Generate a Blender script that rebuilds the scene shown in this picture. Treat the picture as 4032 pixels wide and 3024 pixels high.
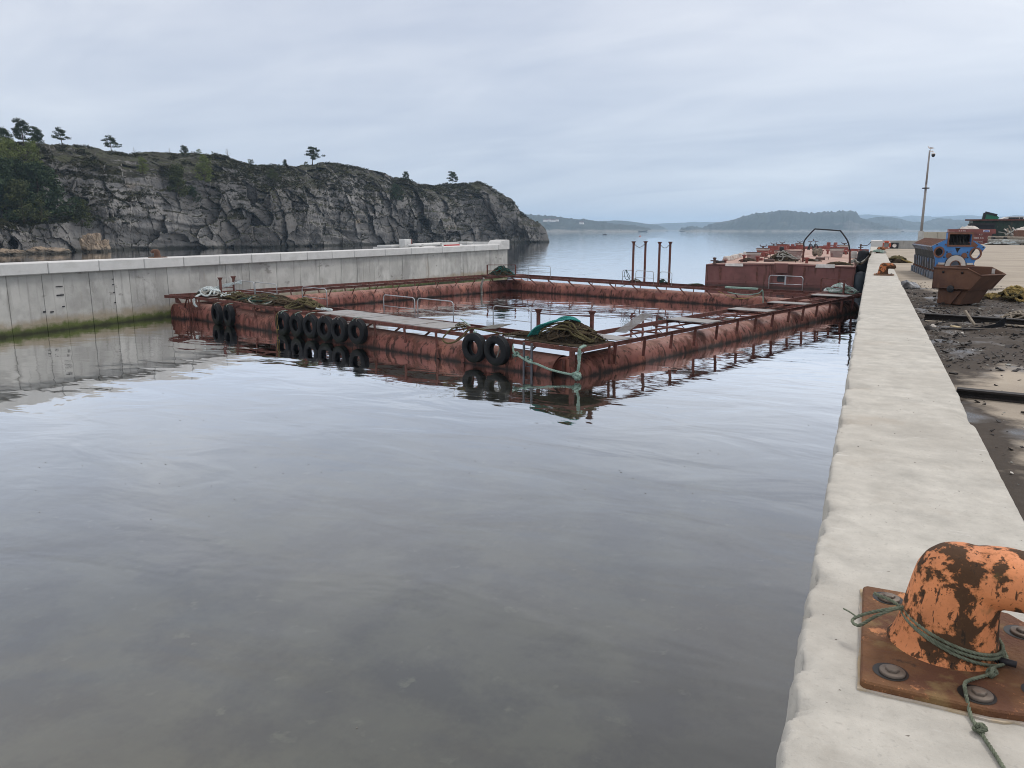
import bpy, bmesh, math, random
import numpy as np
from mathutils import Vector, Matrix, Euler
SC = bpy.context.scene
for o in list(bpy.data.objects): bpy.data.objects.remove(o)
COL = SC.collection
R = math.radians
# ------------------------------------------------------------------ camera
FPX, HORIZON, CX, CY, VPX, CAMZ = 3000.0, 905.0, 2016.0, 1512.0, 3440.0, 5.0
PITCH = math.atan((CY-HORIZON)/FPX)
YAW = math.atan((VPX-CX)/(FPX/math.cos(PITCH)))
cam = bpy.data.cameras.new('camera'); camo = bpy.data.objects.new('camera', cam); COL.objects.link(camo)
camo.location = (0, 0, CAMZ); camo.rotation_euler = (math.pi/2-PITCH, 0, YAW)
cam.sensor_width = 36; cam.lens = 36*FPX/4032; cam.clip_start = 0.05; cam.clip_end = 40000
SC.camera = camo
# ------------------------------------------------------------------ sky, sun, exposure
SUN_EL, SUN_AZ = R(50), R(34)      # azimuth measured from +Y towards +X
SC.view_settings.view_transform = 'Standard'; SC.view_settings.look = 'None'
SC.view_settings.gamma = 1; SC.view_settings.exposure = 0.0; SC.view_settings.use_curve_mapping = False
SC.cycles.use_denoising = True; SC.cycles.filter_width = 1.0
SC.cycles.max_bounces = 8; SC.cycles.transparent_max_bounces = 12; SC.cycles.volume_bounces = 1
W = bpy.data.worlds.new('World'); SC.world = W; W.use_nodes = True
def NB(nt):
    def nd(t, ins=None, **props):
        n = nt.nodes.new(t)
        for k, v in props.items(): setattr(n, k, v)
        for k, v in (ins or {}).items():
            s = n.inputs[k]
            if isinstance(v, bpy.types.NodeSocket): nt.links.new(v, s)
            elif isinstance(v, bpy.types.Node): nt.links.new(v.outputs[0], s)
            else:
                if isinstance(v, (tuple, list)) and len(v) == 3 and s.type == 'RGBA': v = (*v, 1)
                s.default_value = v
        return n
    return nd
def sky_world():
    nt = W.node_tree; nt.nodes.clear(); nd = NB(nt)
    out = nd('ShaderNodeOutputWorld')
    tc = nd('ShaderNodeTexCoord')
    sky = nd('ShaderNodeTexSky', sky_type='NISHITA', sun_disc=False, sun_elevation=SUN_EL, sun_rotation=SUN_AZ)
    sep = nd('ShaderNodeSeparateXYZ', {0: tc.outputs['Generated']})
    z = nd('ShaderNodeMath', {0: sep.outputs[2], 1: 0.0}, operation='MAXIMUM')
    zz = nd('ShaderNodeMath', {0: z, 1: 0.22}, operation='ADD')
    px = nd('ShaderNodeMath', {0: sep.outputs[0], 1: zz}, operation='DIVIDE')
    py = nd('ShaderNodeMath', {0: sep.outputs[1], 1: zz}, operation='DIVIDE')
    pv = nd('ShaderNodeCombineXYZ', {0: px, 1: py, 2: 0.0})
    mp = nd('ShaderNodeMapping', {'Vector': pv, 'Rotation': (0, 0, R(28)), 'Scale': (0.75, 1.1, 1), 'Location': (3.1, 1.7, 0)})
    n1 = nd('ShaderNodeTexNoise', {'Vector': mp, 'Scale': 0.55, 'Detail': 5.0, 'Roughness': 0.5, 'Distortion': 0.6})
    mp2 = nd('ShaderNodeMapping', {'Vector': pv, 'Rotation': (0, 0, R(24)), 'Scale': (1.0, 2.2, 1), 'Location': (9.1, 4.7, 0)})
    n2 = nd('ShaderNodeTexNoise', {'Vector': mp2, 'Scale': 1.0, 'Detail': 7.0, 'Roughness': 0.5, 'Distortion': 1.2})
    nn = nd('ShaderNodeMath', {0: n2.outputs['Fac'], 1: 0.34, 2: n1.outputs['Fac']}, operation='MULTIPLY_ADD')
    cr = nd('ShaderNodeMapRange', {'Value': nn, 'From Min': 0.47, 'From Max': 0.84, 'To Min': 0.0, 'To Max': 1.0})
    cloud = nd('ShaderNodeMix', {0: cr.outputs[0], 6: (5.35, 5.75, 6.8), 7: (8.9, 8.85, 9.15)}, data_type='RGBA')
    # overcast brightens smoothly from horizon to zenith
    el = nd('ShaderNodeMapRange', {'Value': sep.outputs[2], 'From Min': -0.05, 'From Max': 0.85, 'To Min': 0.0, 'To Max': 1.0})
    grad = nd('ShaderNodeMix', {0: el.outputs[0], 6: (0.74, 0.85, 0.96), 7: (1.70, 1.57, 1.42)}, data_type='RGBA')
    mul = nd('ShaderNodeMix', {0: 1.0, 6: cloud.outputs[2], 7: grad.outputs[2]}, data_type='RGBA', blend_type='MULTIPLY')
    fin = nd('ShaderNodeMix', {0: 0.90, 6: sky.outputs[0], 7: mul.outputs[2]}, data_type='RGBA')
    bg = nd('ShaderNodeBackground', {'Color': fin.outputs[2], 'Strength': 0.1})
    nt.links.new(bg.outputs[0], out.inputs[0])
sky_world()
sl = bpy.data.lights.new('sun', 'SUN'); sl.energy = 1.5; sl.angle = R(11); sl.color = (1.0, 0.965, 0.92)
so = bpy.data.objects.new('sun', sl); COL.objects.link(so)
sdir = Vector((math.sin(SUN_AZ)*math.cos(SUN_EL), math.cos(SUN_AZ)*math.cos(SUN_EL), math.sin(SUN_EL)))
so.rotation_euler = sdir.to_track_quat('Z', 'Y').to_euler(); so.location = (0, 0, 60)
# ------------------------------------------------------------------ photo pixel -> world helpers (a pixel gives a direction; a surface gives the distance)
_fw = Vector((-math.sin(YAW)*math.cos(PITCH), math.cos(YAW)*math.cos(PITCH), -math.sin(PITCH)))
_rt = Vector((math.cos(YAW), math.sin(YAW), 0)); _up = _rt.cross(_fw); CAMP = Vector((0, 0, CAMZ))
def ray(px, py): return _fw*FPX + _rt*(px-CX) + _up*(CY-py)
def onz(px, py, z): d = ray(px, py); return CAMP + d*((z-CAMZ)/d.z)
def onx(px, py, x): d = ray(px, py); return CAMP + d*(x/d.x)
def ony(px, py, y): d = ray(px, py); return CAMP + d*(y/d.y)
def onpl(px, py, p, n):
    d = ray(px, py); p = Vector(p); n = Vector(n); return CAMP + d*((p-CAMP).dot(n)/d.dot(n))
def atdist(px, py, dist):
    d = ray(px, py); return CAMP + d*(dist/math.hypot(d.x, d.y))
# ------------------------------------------------------------------ vectorised noise
_rs = np.random.RandomState(7); _P = _rs.permutation(4096).astype(np.int64); _V = _rs.rand(4096)
def _h(i, j, k): return _P[(_P[(_P[i & 4095]+j) & 4095]+k) & 4095]
def vnoise(p):
    f = np.floor(p).astype(np.int64); t = p-f; t = t*t*(3-2*t); r = 0
    for a in (0, 1):
        for b in (0, 1):
            for c in (0, 1):
                w = (t[:, 0] if a else 1-t[:, 0])*(t[:, 1] if b else 1-t[:, 1])*(t[:, 2] if c else 1-t[:, 2])
                r = r+w*_V[_h(f[:, 0]+a, f[:, 1]+b, f[:, 2]+c)]
    return r*2-1
def fbm(p, o=4, lac=2.03, g=0.5):
    p = np.asarray(p, float); s = 0; a = 1.0
    for i in range(o): s = s+a*vnoise(p*lac**i+i*17.3); a *= g
    return s
def worley(p):
    f = np.floor(p).astype(np.int64); n = len(p); d1 = np.full(n, 9.); d2 = np.full(n, 9.); cid = np.zeros(n)
    for a in (-1, 0, 1):
        for b in (-1, 0, 1):
            for c in (-1, 0, 1):
                i, j, k = f[:, 0]+a, f[:, 1]+b, f[:, 2]+c; h = _h(i, j, k)
                q = np.stack([i+_V[h], j+_V[(h+101) & 4095], k+_V[(h+577) & 4095]], 1)
                d = np.sqrt(((p-q)**2).sum(1)); cl = d < d1
                d2 = np.where(cl, d1, np.minimum(d2, d)); cid = np.where(cl, _V[(h+999) & 4095], cid); d1 = np.where(cl, d, d1)
    return d1, d2, cid
def facets(p):
    # broken rock: every cell is its own tilted plane; returns plane height, crack distance, cell value
    f = np.floor(p).astype(np.int64); n = len(p); d1 = np.full(n, 9.); d2 = np.full(n, 9.); pl = np.zeros(n); cid = np.zeros(n)
    for a in (-1, 0, 1):
        for b in (-1, 0, 1):
            for c in (-1, 0, 1):
                i, j, k = f[:, 0]+a, f[:, 1]+b, f[:, 2]+c; h = _h(i, j, k)
                q = np.stack([i+_V[h], j+_V[(h+101) & 4095], k+_V[(h+577) & 4095]], 1); o = p-q
                d = np.abs(o).max(1)*0.6+np.sqrt((o**2).sum(1))*0.4; cl = d < d1
                t = o[:, 0]*(_V[(h+31) & 4095]-.5)+o[:, 1]*(_V[(h+61) & 4095]-.5)+o[:, 2]*(_V[(h+91) & 4095]-.5)
                d2 = np.where(cl, d1, np.minimum(d2, d)); cid = np.where(cl, _V[(h+999) & 4095]-.5, cid); pl = np.where(cl, t*2, pl); d1 = np.where(cl, d, d1)
    return pl, d2-d1, cid
# ------------------------------------------------------------------ materials
MATS = {}
def pbr(name, base, rough=0.8, metal=0.0, layers=(), bump=None, var=0.0, vscale=1.5, spec=0.4, objvar=0.0, coat=0.0):
    if name in MATS: return MATS[name]
    m = bpy.data.materials.new(name); m.use_nodes = True; nt = m.node_tree; nt.nodes.clear(); nd = NB(nt)
    out = nd('ShaderNodeOutputMaterial'); b = nd('ShaderNodeBsdfPrincipled', {'Roughness': rough, 'Metallic': metal, 'Specular IOR Level': spec, 'Coat Weight': coat})
    nt.links.new(b.outputs[0], out.inputs[0])
    geo = nd('ShaderNodeNewGeometry'); pos = geo.outputs['Position']
    col = nd('ShaderNodeRGB'); col.outputs[0].default_value = (*base, 1); col = col.outputs[0]
    if var:
        n = nd('ShaderNodeTexNoise', {'Vector': pos, 'Scale': vscale, 'Detail': 7.0, 'Roughness': 0.62})
        mr = nd('ShaderNodeMapRange', {'Value': n.outputs[0], 'From Min': 0.28, 'From Max': 0.72, 'To Min': 1-var, 'To Max': 1+var})
        mx = nd('ShaderNodeMix', {0: 1.0, 6: col, 7: mr.outputs[0]}, data_type='RGBA', blend_type='MULTIPLY'); col = mx.outputs[2]
    if objvar:
        oi = nd('ShaderNodeObjectInfo')
        mr = nd('ShaderNodeMapRange', {'Value': oi.outputs['Random'], 'To Min': 1-objvar, 'To Max': 1+objvar})
        mx = nd('ShaderNodeMix', {0: 1.0, 6: col, 7: mr.outputs[0]}, data_type='RGBA', blend_type='MULTIPLY'); col = mx.outputs[2]
    rsock = None
    for L in layers:
        s = L.get('s', 1.0); sv = s if isinstance(s, tuple) else (s, s, s)
        if L.get('k') == 'z':      # a tide or splash line: height with a ragged edge
            n = nd('ShaderNodeTexNoise', {'Vector': pos, 'Scale': sv[0], 'Detail': 5.0, 'Roughness': 0.6})
            sp = nd('ShaderNodeSeparateXYZ', {0: pos})
            a = nd('ShaderNodeMath', {0: n.outputs[0], 1: L.get('amp', 0.3), 2: sp.outputs[2]}, operation='MULTIPLY_ADD')
            f = nd('ShaderNodeMapRange', {'Value': a, 'From Min': L['lo'], 'From Max': L['hi'], 'To Min': L.get('a', 1.0), 'To Max': 0.0}).outputs[0]
        elif L.get('k') == 'up':   # what settles on upward-facing faces (soil, moss, droppings); on floats also a painted highlight
            sp = nd('ShaderNodeSeparateXYZ', {0: geo.outputs['Normal']})
            n = nd('ShaderNodeTexNoise', {'Vector': pos, 'Scale': sv[0], 'Detail': 6.0, 'Roughness': 0.65})
            a = nd('ShaderNodeMath', {0: n.outputs[0], 1: L.get('amp', 0.6), 2: sp.outputs[2]}, operation='MULTIPLY_ADD')
            f = nd('ShaderNodeMapRange', {'Value': a, 'From Min': L['lo'], 'From Max': L['hi'], 'To Min': 0.0, 'To Max': L.get('a', 1.0)}).outputs[0]
        else:
            mp = nd('ShaderNodeMapping', {'Vector': pos, 'Scale': sv, 'Rotation': L.get('rot', (0, 0, 0)), 'Location': (L.get('seed', 0)*7.31, L.get('seed', 0)*3.77, L.get('seed', 0)*1.9)})
            if L.get('k') == 'vor':
                n = nd('ShaderNodeTexVoronoi', {'Vector': mp, 'Scale': 1.0}, feature=L.get('f', 'DISTANCE_TO_EDGE'))
            else:
                n = nd('ShaderNodeTexNoise', {'Vector': mp, 'Scale': 1.0, 'Detail': L.get('d', 6.0), 'Roughness': L.get('r', 0.6), 'Distortion': L.get('w', 0.0)})
            f = nd('ShaderNodeMapRange', {'Value': n.outputs[0], 'From Min': L['lo'], 'From Max': L['hi'], 'To Min': 0.0, 'To Max': L.get('a', 1.0)}).outputs[0]
        mx = nd('ShaderNodeMix', {0: f, 6: col, 7: L['c']}, data_type='RGBA'); col = mx.outputs[2]
        if 'ro' in L:
            rm = nd('ShaderNodeMix', {0: f, 2: rsock if rsock else rough, 3: L['ro']}); rsock = rm.outputs[0]
    nt.links.new(col, b.inputs['Base Color'])
    if rsock: nt.links.new(rsock, b.inputs['Roughness'])
    if bump:
        n = nd('ShaderNodeTexNoise', {'Vector': pos, 'Scale': bump[0], 'Detail': 8.0, 'Roughness': 0.65})
        bp = nd('ShaderNodeBump', {'Height': n.outputs[0], 'Strength': bump[2] if len(bump) > 2 else 0.6, 'Distance': bump[1]})
        nt.links.new(bp.outputs[0], b.inputs['Normal'])
    MATS[name] = m; return m
# ------------------------------------------------------------------ mesh building
class MB:
    def __init__(s): s.v = []; s.f = []; s.sm = []
    def add(s, vs, fs, smooth=False):
        o = len(s.v); s.v += [tuple(p) for p in vs]; s.f += [tuple(i+o for i in f) for f in fs]; s.sm += [smooth]*len(fs); return s
    def box(s, c, d, rot=None, taper=None):
        c = Vector(c); hx, hy, hz = d[0]/2, d[1]/2, d[2]/2; vs = []
        for z in (-1, 1):
            k = 1 if z < 0 or not taper else taper
            kx, ky = (k if isinstance(k, tuple) else (k, k))
            for x, y in ((-1, -1), (1, -1), (1, 1), (-1, 1)):
                p = Vector((x*hx*kx, y*hy*ky, z*hz))
                if rot is not None: p = rot @ p
                vs.append(c+p)
        return s.add(vs, [(3, 2, 1, 0), (4, 5, 6, 7), (0, 1, 5, 4), (1, 2, 6, 5), (2, 3, 7, 6), (3, 0, 4, 7)])
    def bar(s, a, b, w, h, up=(0, 0, 1)):
        a = Vector(a); b = Vector(b); d = (b-a); L = d.length; d.normalize(); u = Vector(up)
        x = d.cross(u)
        if x.length < 1e-4: x = d.cross(Vector((1, 0, 0)))
        x.normalize(); u = x.cross(d); m = Matrix((x, d, u)).transposed()
        return s.box((a+b)/2, (w, L, h), m)
    def tube(s, pts, r, n=8, closed=False, caps=True, smooth=True):
        P = [Vector(p) for p in pts]; N = len(P); rs = r if isinstance(r, (list, tuple)) else [r]*N
        vs = []; ref = None
        for i in range(N):
            a = P[(i-1) % N] if closed or i else P[0]; b = P[(i+1) % N] if closed or i < N-1 else P[-1]
            t = (b-a); t = t.normalized() if t.length > 1e-9 else Vector((0, 0, 1))
            if ref is None: ref = t.orthogonal().normalized()
            ref = ref-t*ref.dot(t); ref = ref.normalized() if ref.length > 1e-6 else t.orthogonal().normalized()
            bi = t.cross(ref)
            for k in range(n):
                an = 2*math.pi*k/n; vs.append(P[i]+(ref*math.cos(an)+bi*math.sin(an))*rs[i])
        fs = []
        for i in range(N if closed else N-1):
            j = (i+1) % N
            for k in range(n): fs.append((i*n+k, i*n+(k+1) % n, j*n+(k+1) % n, j*n+k))
        s.add(vs, fs, smooth)
        if caps and not closed:
            o = len(s.v)-N*n; s.f.append(tuple(o+k for k in reversed(range(n)))); s.f.append(tuple(o+(N-1)*n+k for k in range(n))); s.sm += [False, False]
        return s
    def lathe(s, prof, c=(0, 0, 0), axis=(0, 0, 1), n=24, smooth=True, a0=0.0, a1=2*math.pi):
        ax = Vector(axis).normalized(); x = ax.orthogonal().normalized()
        if abs(ax.z) > 0.99: x = Vector((1, 0, 0))
        y = ax.cross(x); c = Vector(c); full = abs(a1-a0-2*math.pi) < 1e-6; m = n if full else n+1
        vs = [c+ax*h+(x*math.cos(a0+(a1-a0)*k/n)+y*math.sin(a0+(a1-a0)*k/n))*r for r, h in prof for k in range(m)]
        fs = [(i*m+k, i*m+(k+1) % m, (i+1)*m+(k+1) % m, (i+1)*m+k) for i in range(len(prof)-1) for k in range(n)]
        return s.add(vs, fs, smooth)
    def prism(s, poly, thick, origin, xax, yax, smooth=False):
        o = Vector(origin); x = Vector(xax).normalized(); y = Vector(yax).normalized(); z = x.cross(y); n = len(poly)
        vs = [o+x*p[0]+y*p[1] for p in poly]+[o+x*p[0]+y*p[1]+z*thick for p in poly]
        fs = [tuple(reversed(range(n))), tuple(range(n, 2*n))]+[(i, (i+1) % n, n+(i+1) % n, n+i) for i in range(n)]
        return s.add(vs, fs, smooth)
    def grid(s, pts, smooth=False):
        h = len(pts); w = len(pts[0]); vs = [p for r in pts for p in r]
        return s.add(vs, [(i*w+j, i*w+j+1, (i+1)*w+j+1, (i+1)*w+j) for i in range(h-1) for j in range(w-1)], smooth)
    def mesh(s, name):
        me = bpy.data.meshes.new(name); me.from_pydata([tuple(p) for p in s.v], [], s.f); me.update()
        if any(s.sm): me.polygons.foreach_set('use_smooth', s.sm)
        return me
    def build(s, name, mat, parent=None, bevel=0.0):
        me = s.mesh(name); me.materials.append(mat)
        if bevel:
            bm = bmesh.new(); bm.from_mesh(me)
            bmesh.ops.bevel(bm, geom=[e for e in bm.edges if len(e.link_faces) == 2 and e.calc_face_angle(0) > 0.5], offset=bevel, segments=1, affect='EDGES', profile=0.5)
            bm.to_mesh(me); bm.free()
        return link(name, me, parent)
def link(name, me, parent=None):
    o = bpy.data.objects.new(name, me); COL.objects.link(o)
    if parent is not None: o.parent = parent; o.matrix_parent_inverse = parent.matrix_basis.inverted()
    return o
def npmesh(name, V, F, mat, smooth=False, parent=None):
    me = bpy.data.meshes.new(name); V = np.asarray(V, np.float32); F = np.asarray(F, np.int32); k = F.shape[1]
    me.vertices.add(len(V)); me.vertices.foreach_set('co', V.ravel())
    me.loops.add(F.size); me.loops.foreach_set('vertex_index', F.ravel())
    me.polygons.add(len(F)); me.polygons.foreach_set('loop_start', np.arange(0, F.size, k, dtype=np.int32))
    me.polygons.foreach_set('use_smooth', np.full(len(F), smooth, bool))
    me.update(calc_edges=True); me.validate(); me.materials.append(mat)
    return link(name, me, parent)
def gridfaces(h, w, o=0):
    i = np.arange(h-1)[:, None]*w+np.arange(w-1)[None, :]; i = i.ravel()+o
    return np.stack([i, i+1, i+w+1, i+w], 1)
def tag(o, label=None, cat=None, group=None, kind=None):
    for k, v in (('label', label), ('category', cat), ('group', group), ('kind', kind)):
        if v: o[k] = v
    return o
def thing(name, label, cat, loc=(0, 0, 0), group=None):
    o = bpy.data.objects.new(name, None); COL.objects.link(o); o.location = loc; o.empty_display_size = 0.2
    return tag(o, label, cat, group)
def copy_tree(o, parent=None):
    c = o.copy(); COL.objects.link(c)
    if parent is not None: c.parent = parent
    for ch in o.children: copy_tree(ch, c)
    return c
random.seed(3); rng = np.random.RandomState(11)
# ================================================================== water and seabed
def water_mat():
    m = bpy.data.materials.new('sea water'); m.use_nodes = True; nt = m.node_tree; nt.nodes.clear(); nd = NB(nt)
    out = nd('ShaderNodeOutputMaterial'); geo = nd('ShaderNodeNewGeometry'); pos = geo.outputs['Position']
    m1 = nd('ShaderNodeMapping', {'Vector': pos, 'Rotation': (0, 0, R(38)), 'Scale': (0.32, 0.62, 1)})
    n1 = nd('ShaderNodeTexNoise', {'Vector': m1, 'Scale': 1.0, 'Detail': 3.0, 'Roughness': 0.42, 'Distortion': 0.5})
    m2 = nd('ShaderNodeMapping', {'Vector': pos, 'Rotation': (0, 0, R(-12)), 'Scale': (1.6, 3.4, 1)})
    n2 = nd('ShaderNodeTexNoise', {'Vector': m2, 'Scale': 1.0, 'Detail': 3.0, 'Roughness': 0.5, 'Distortion': 0.3})
    m3 = nd('ShaderNodeMapping', {'Vector': pos, 'Rotation': (0, 0, R(15)), 'Scale': (0.05, 0.11, 1)})
    n3 = nd('ShaderNodeTexNoise', {'Vector': m3, 'Scale': 1.0, 'Detail': 2.0})
    calm = nd('ShaderNodeMapRange', {'Value': n3.outputs[0], 'From Min': 0.40, 'From Max': 0.66, 'To Min': 0.12, 'To Max': 1.0})
    hs = nd('ShaderNodeMath', {0: n2.outputs[0], 1: calm.outputs[0]}, operation='MULTIPLY')
    b1 = nd('ShaderNodeBump', {'Height': n1.outputs[0], 'Strength': 1.0, 'Distance': 0.034})
    b2 = nd('ShaderNodeBump', {'Height': hs, 'Strength': 1.0, 'Distance': 0.004, 'Normal': b1.outputs[0]})
    nrm = b2.outputs[0]
    fr0 = nd('ShaderNodeFresnel', {'IOR': 1.333, 'Normal': nrm}); fr = nd('ShaderNodeMath', {0: fr0.outputs[0], 1: 2.8}, operation='MULTIPLY', use_clamp=True)
    gl = nd('ShaderNodeBsdfGlossy', {'Color': (1, 1, 1), 'Roughness': 0.015, 'Normal': nrm})
    tr = nd('ShaderNodeBsdfTransparent', {'Color': (0.60, 0.63, 0.58)})
    # suspended silt in the dock water, in slow drifting clouds
    n4 = nd('ShaderNodeTexNoise', {'Vector': pos, 'Scale': 0.22, 'Detail': 6.0, 'Roughness': 0.6})
    silt = nd('ShaderNodeMix', {0: n4.outputs[0], 6: (0.05, 0.054, 0.045), 7: (0.125, 0.122, 0.105)}, data_type='RGBA')
    df = nd('ShaderNodeBsdfDiffuse', {'Color': silt.outputs[2]})
    body = nd('ShaderNodeMixShader', {0: 0.38, 1: tr.outputs[0], 2: df.outputs[0]})
    mx = nd('ShaderNodeMixShader', {0: fr.outputs[0], 1: body.outputs[0], 2: gl.outputs[0]})
    nt.links.new(mx.outputs[0], out.inputs[0]); return m
S = 8300
wtr = MB().add([(-S, -400, 0), (S, -400, 0), (S, S, 0), (-S, S, 0)], [(0, 1, 2, 3)]).build('water', water_mat())
tag(wtr, 'calm grey-green sea water filling the dock and the sound', 'water', kind='structure')
m_seabed = pbr('seabed', (0.27, 0.265, 0.20), 0.95, layers=[dict(c=(0.02, 0.028, 0.02), s=0.6, lo=0.44, hi=0.60, a=0.92, d=9), dict(c=(0.45, 0.45, 0.36), s=1.6, lo=0.63, hi=0.70, a=0.9, seed=3)], var=0.4, vscale=0.8)
sb = MB().add([(-S, -400, -2.3), (S, -400, -2.3), (S, S, -2.3), (-S, S, -2.3)], [(0, 1, 2, 3)]).build('seabed', m_seabed)
tag(sb, 'murky sea floor under the dock water', 'seabed', kind='structure')
# ================================================================== near quay (cap the camera looks along)
QX0, QX1, QTOP, YARDZ = -0.13, 0.85, 3.5, 3.2
m_cap = pbr('quay cap concrete', (0.46, 0.44, 0.39), 0.88, var=0.22, vscale=5.0, bump=(110, 0.003, 0.9), spec=0.3, layers=[
    dict(c=(0.36, 0.335, 0.29), s=0.7, lo=0.45, hi=0.68, a=0.55, d=8), dict(c=(0.60, 0.585, 0.55), s=(3.0, 7.5, 2), lo=0.62, hi=0.72, a=0.6, seed=2, d=10, r=0.72, w=2.0),
    dict(c=(0.44, 0.36, 0.27), s=1.3, lo=0.60, hi=0.75, a=0.35, seed=5), dict(c=(0.66, 0.64, 0.60), s=(2.6, 24, 2), rot=(0, 0, 0.12), lo=0.645, hi=0.70, a=0.8, seed=8, d=6, r=0.7), dict(c=(0.25, 0.20, 0.15), s=1.7, lo=0.66, hi=0.76, a=0.5, seed=23, d=9, r=0.7),
    dict(c=(0.13, 0.11, 0.09), s=26, lo=0.735, hi=0.76, a=0.9, seed=9, d=2), dict(c=(0.30, 0.285, 0.255), s=45, lo=0.58, hi=0.72, a=0.45, seed=4, d=3), dict(c=(0.36, 0.33, 0.28), s=2.6, lo=0.55, hi=0.70, a=0.5, seed=11, d=9, r=0.7)])
m_wallc = pbr('dock wall concrete', (0.42, 0.415, 0.39), 0.9, var=0.16, vscale=0.9, bump=(14, 0.006), objvar=0.10, spec=0.3, layers=[
    dict(c=(0.27, 0.265, 0.25), s=0.5, lo=0.46, hi=0.60, a=0.7, d=9), dict(c=(0.58, 0.575, 0.55), s=(0.9, 0.9, 0.5), lo=0.55, hi=0.68, a=0.55, seed=3, d=9, r=0.68),
    dict(c=(0.15, 0.145, 0.13), s=(2.4, 2.4, 0.25), lo=0.56, hi=0.70, a=0.6, seed=6), dict(c=(0.16, 0.15, 0.135), s=(0.8, 0.8, 1.6), lo=0.62, hi=0.68, a=0.6, seed=26, d=9), dict(c=(0.27, 0.20, 0.13), s=(1.5, 1.5, 0.3), lo=0.62, hi=0.74, a=0.4, seed=7),
    dict(k='z', c=(0.25, 0.20, 0.125), s=1.1, amp=0.9, lo=0.98, hi=1.30, a=0.7), dict(k='z', c=(0.075, 0.098, 0.022), s=1.7, amp=0.75, lo=0.62, hi=0.84, a=0.95),
    dict(c=(0.30, 0.27, 0.2), s=3.2, lo=0.70, hi=0.74, a=0.5, seed=12), dict(k='z', c=(0.028, 0.030, 0.016), s=2.0, amp=0.35, lo=0.20, hi=0.42, a=0.95, )])
m_coping = pbr('coping concrete', (0.54, 0.54, 0.525), 0.85, var=0.08, vscale=1.6, bump=(16, 0.004), objvar=0.05, spec=0.3, layers=[
    dict(c=(0.38, 0.375, 0.35), s=(1.0, 0.8, 2.5), lo=0.52, hi=0.72, a=0.5, d=8), dict(c=(0.60, 0.60, 0.58), s=1.1, lo=0.55, hi=0.7, a=0.5, seed=3), dict(c=(0.35, 0.27, 0.17), s=(3, 3, 0.7), lo=0.66, hi=0.76, a=0.35, seed=6)])
quay = thing('quay_wall', 'long pale concrete quay wall with chipped edge and orange bollards on its cap', 'quay wall', (0.3, 0, -3))
def quay_cap():
    ys = [0.6]
    while ys[-1] < 78.0: ys.append(ys[-1]+max(0.022, (ys[-1]-1.2)*0.011))
    ys = np.array(ys); xo = np.array([0, 0, 0, 0.008, 0.018, 0.030, 0.045, 0.065, 0.09, 0.13, 0.2, 0.33, 0.5, 0.66, 0.8, 0.88, 0.93, 0.955, 0.97, 0.98, 0.98, 0.98])
    zb = np.array([-0.62, -0.2, -0.055, -0.012, -0.003, 0, 0, 0, 0, 0, 0, 0, 0, 0, 0, 0, 0, 0, -0.002, -0.012, -0.1, -0.6])
    Y, X = np.meshgrid(ys, xo, indexing='ij'); Z = np.repeat(zb[None, :], len(ys), 0).copy()
    n = len(ys); q = np.stack([np.zeros(n), ys*1.0, np.zeros(n)], 1)
    big = np.clip(fbm(q*2.6+5.1, 3)-0.48, 0, 1)*0.26; mid = np.clip(fbm(q*9.5, 3)-0.45, 0, 1)*0.07; sm = np.clip(fbm(q*34, 2)-.1, 0, 1)*0.010+0.004
    for yc, wd, dp in ((2.40, .10, .055), (2.66, .07, .045), (3.42, .16, .06), (3.05, .05, .03), (4.3, .10, .04), (5.6, .12, .05), (8.2, .2, .05)): big = big+dp*np.clip(1-((ys-yc)/wd)**2, 0, 1)*(1+.5*fbm(q*30, 2))
    chip = (big+mid+sm)[:, None]
    d = X+0*chip
    prof = np.clip(1-d/np.maximum(chip*1.25, 1e-4), 0, 1)
    rough = 1+0.5*vnoise(np.stack([X.ravel()*40, Y.ravel()*40, X.ravel()*0], 1)).reshape(X.shape)
    Z -= np.where(zb[None, :] > -0.15, prof*chip*0.75*rough, 0)
    di = 0.98-X; chi = (np.clip(fbm(q*2.3+40, 3)-0.45, 0, 1)*0.14+np.clip(fbm(q*14+9, 2), 0, 1)*0.010)[:, None]
    Z -= np.where(zb[None, :] > -0.15, np.clip(1-di/np.maximum(chi*1.3, 1e-4), 0, 1)*chi*0.6, 0)
    edge = (fbm(np.stack([Z.ravel()*14, Y.ravel()*14, X.ravel()*0], 1), 4).reshape(X.shape))*0.005
    Xw = QX0+X+np.where(xo[None, :] < 0.03, edge+np.clip(chip*0.35, 0, 0.03)*np.clip(1+zb[None, :]*8, 0, 1), 0)
    Z += 0.0001*fbm(np.stack([X.ravel()*9, Y.ravel()*9, X.ravel()*0], 1), 3).reshape(X.shape)
    V = np.stack([Xw, Y, QTOP+Z], 2).reshape(-1, 3)
    return npmesh('cap', V, gridfaces(len(ys), len(xo))[:, ::-1], m_cap, True, quay)
quay_cap()
MB().box((0.36, 39, 0.72-1.85), (0.86, 110, 4.3)).box((0.45, 39, 3.1), (0.80, 110, 0.3)).build('wall_face', m_wallc, quay)
MB().box((0.36, 81.2, QTOP-0.05), (0.98, 6.4, 1.15)).build('end_block', m_coping, quay, bevel=0.03)
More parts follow.
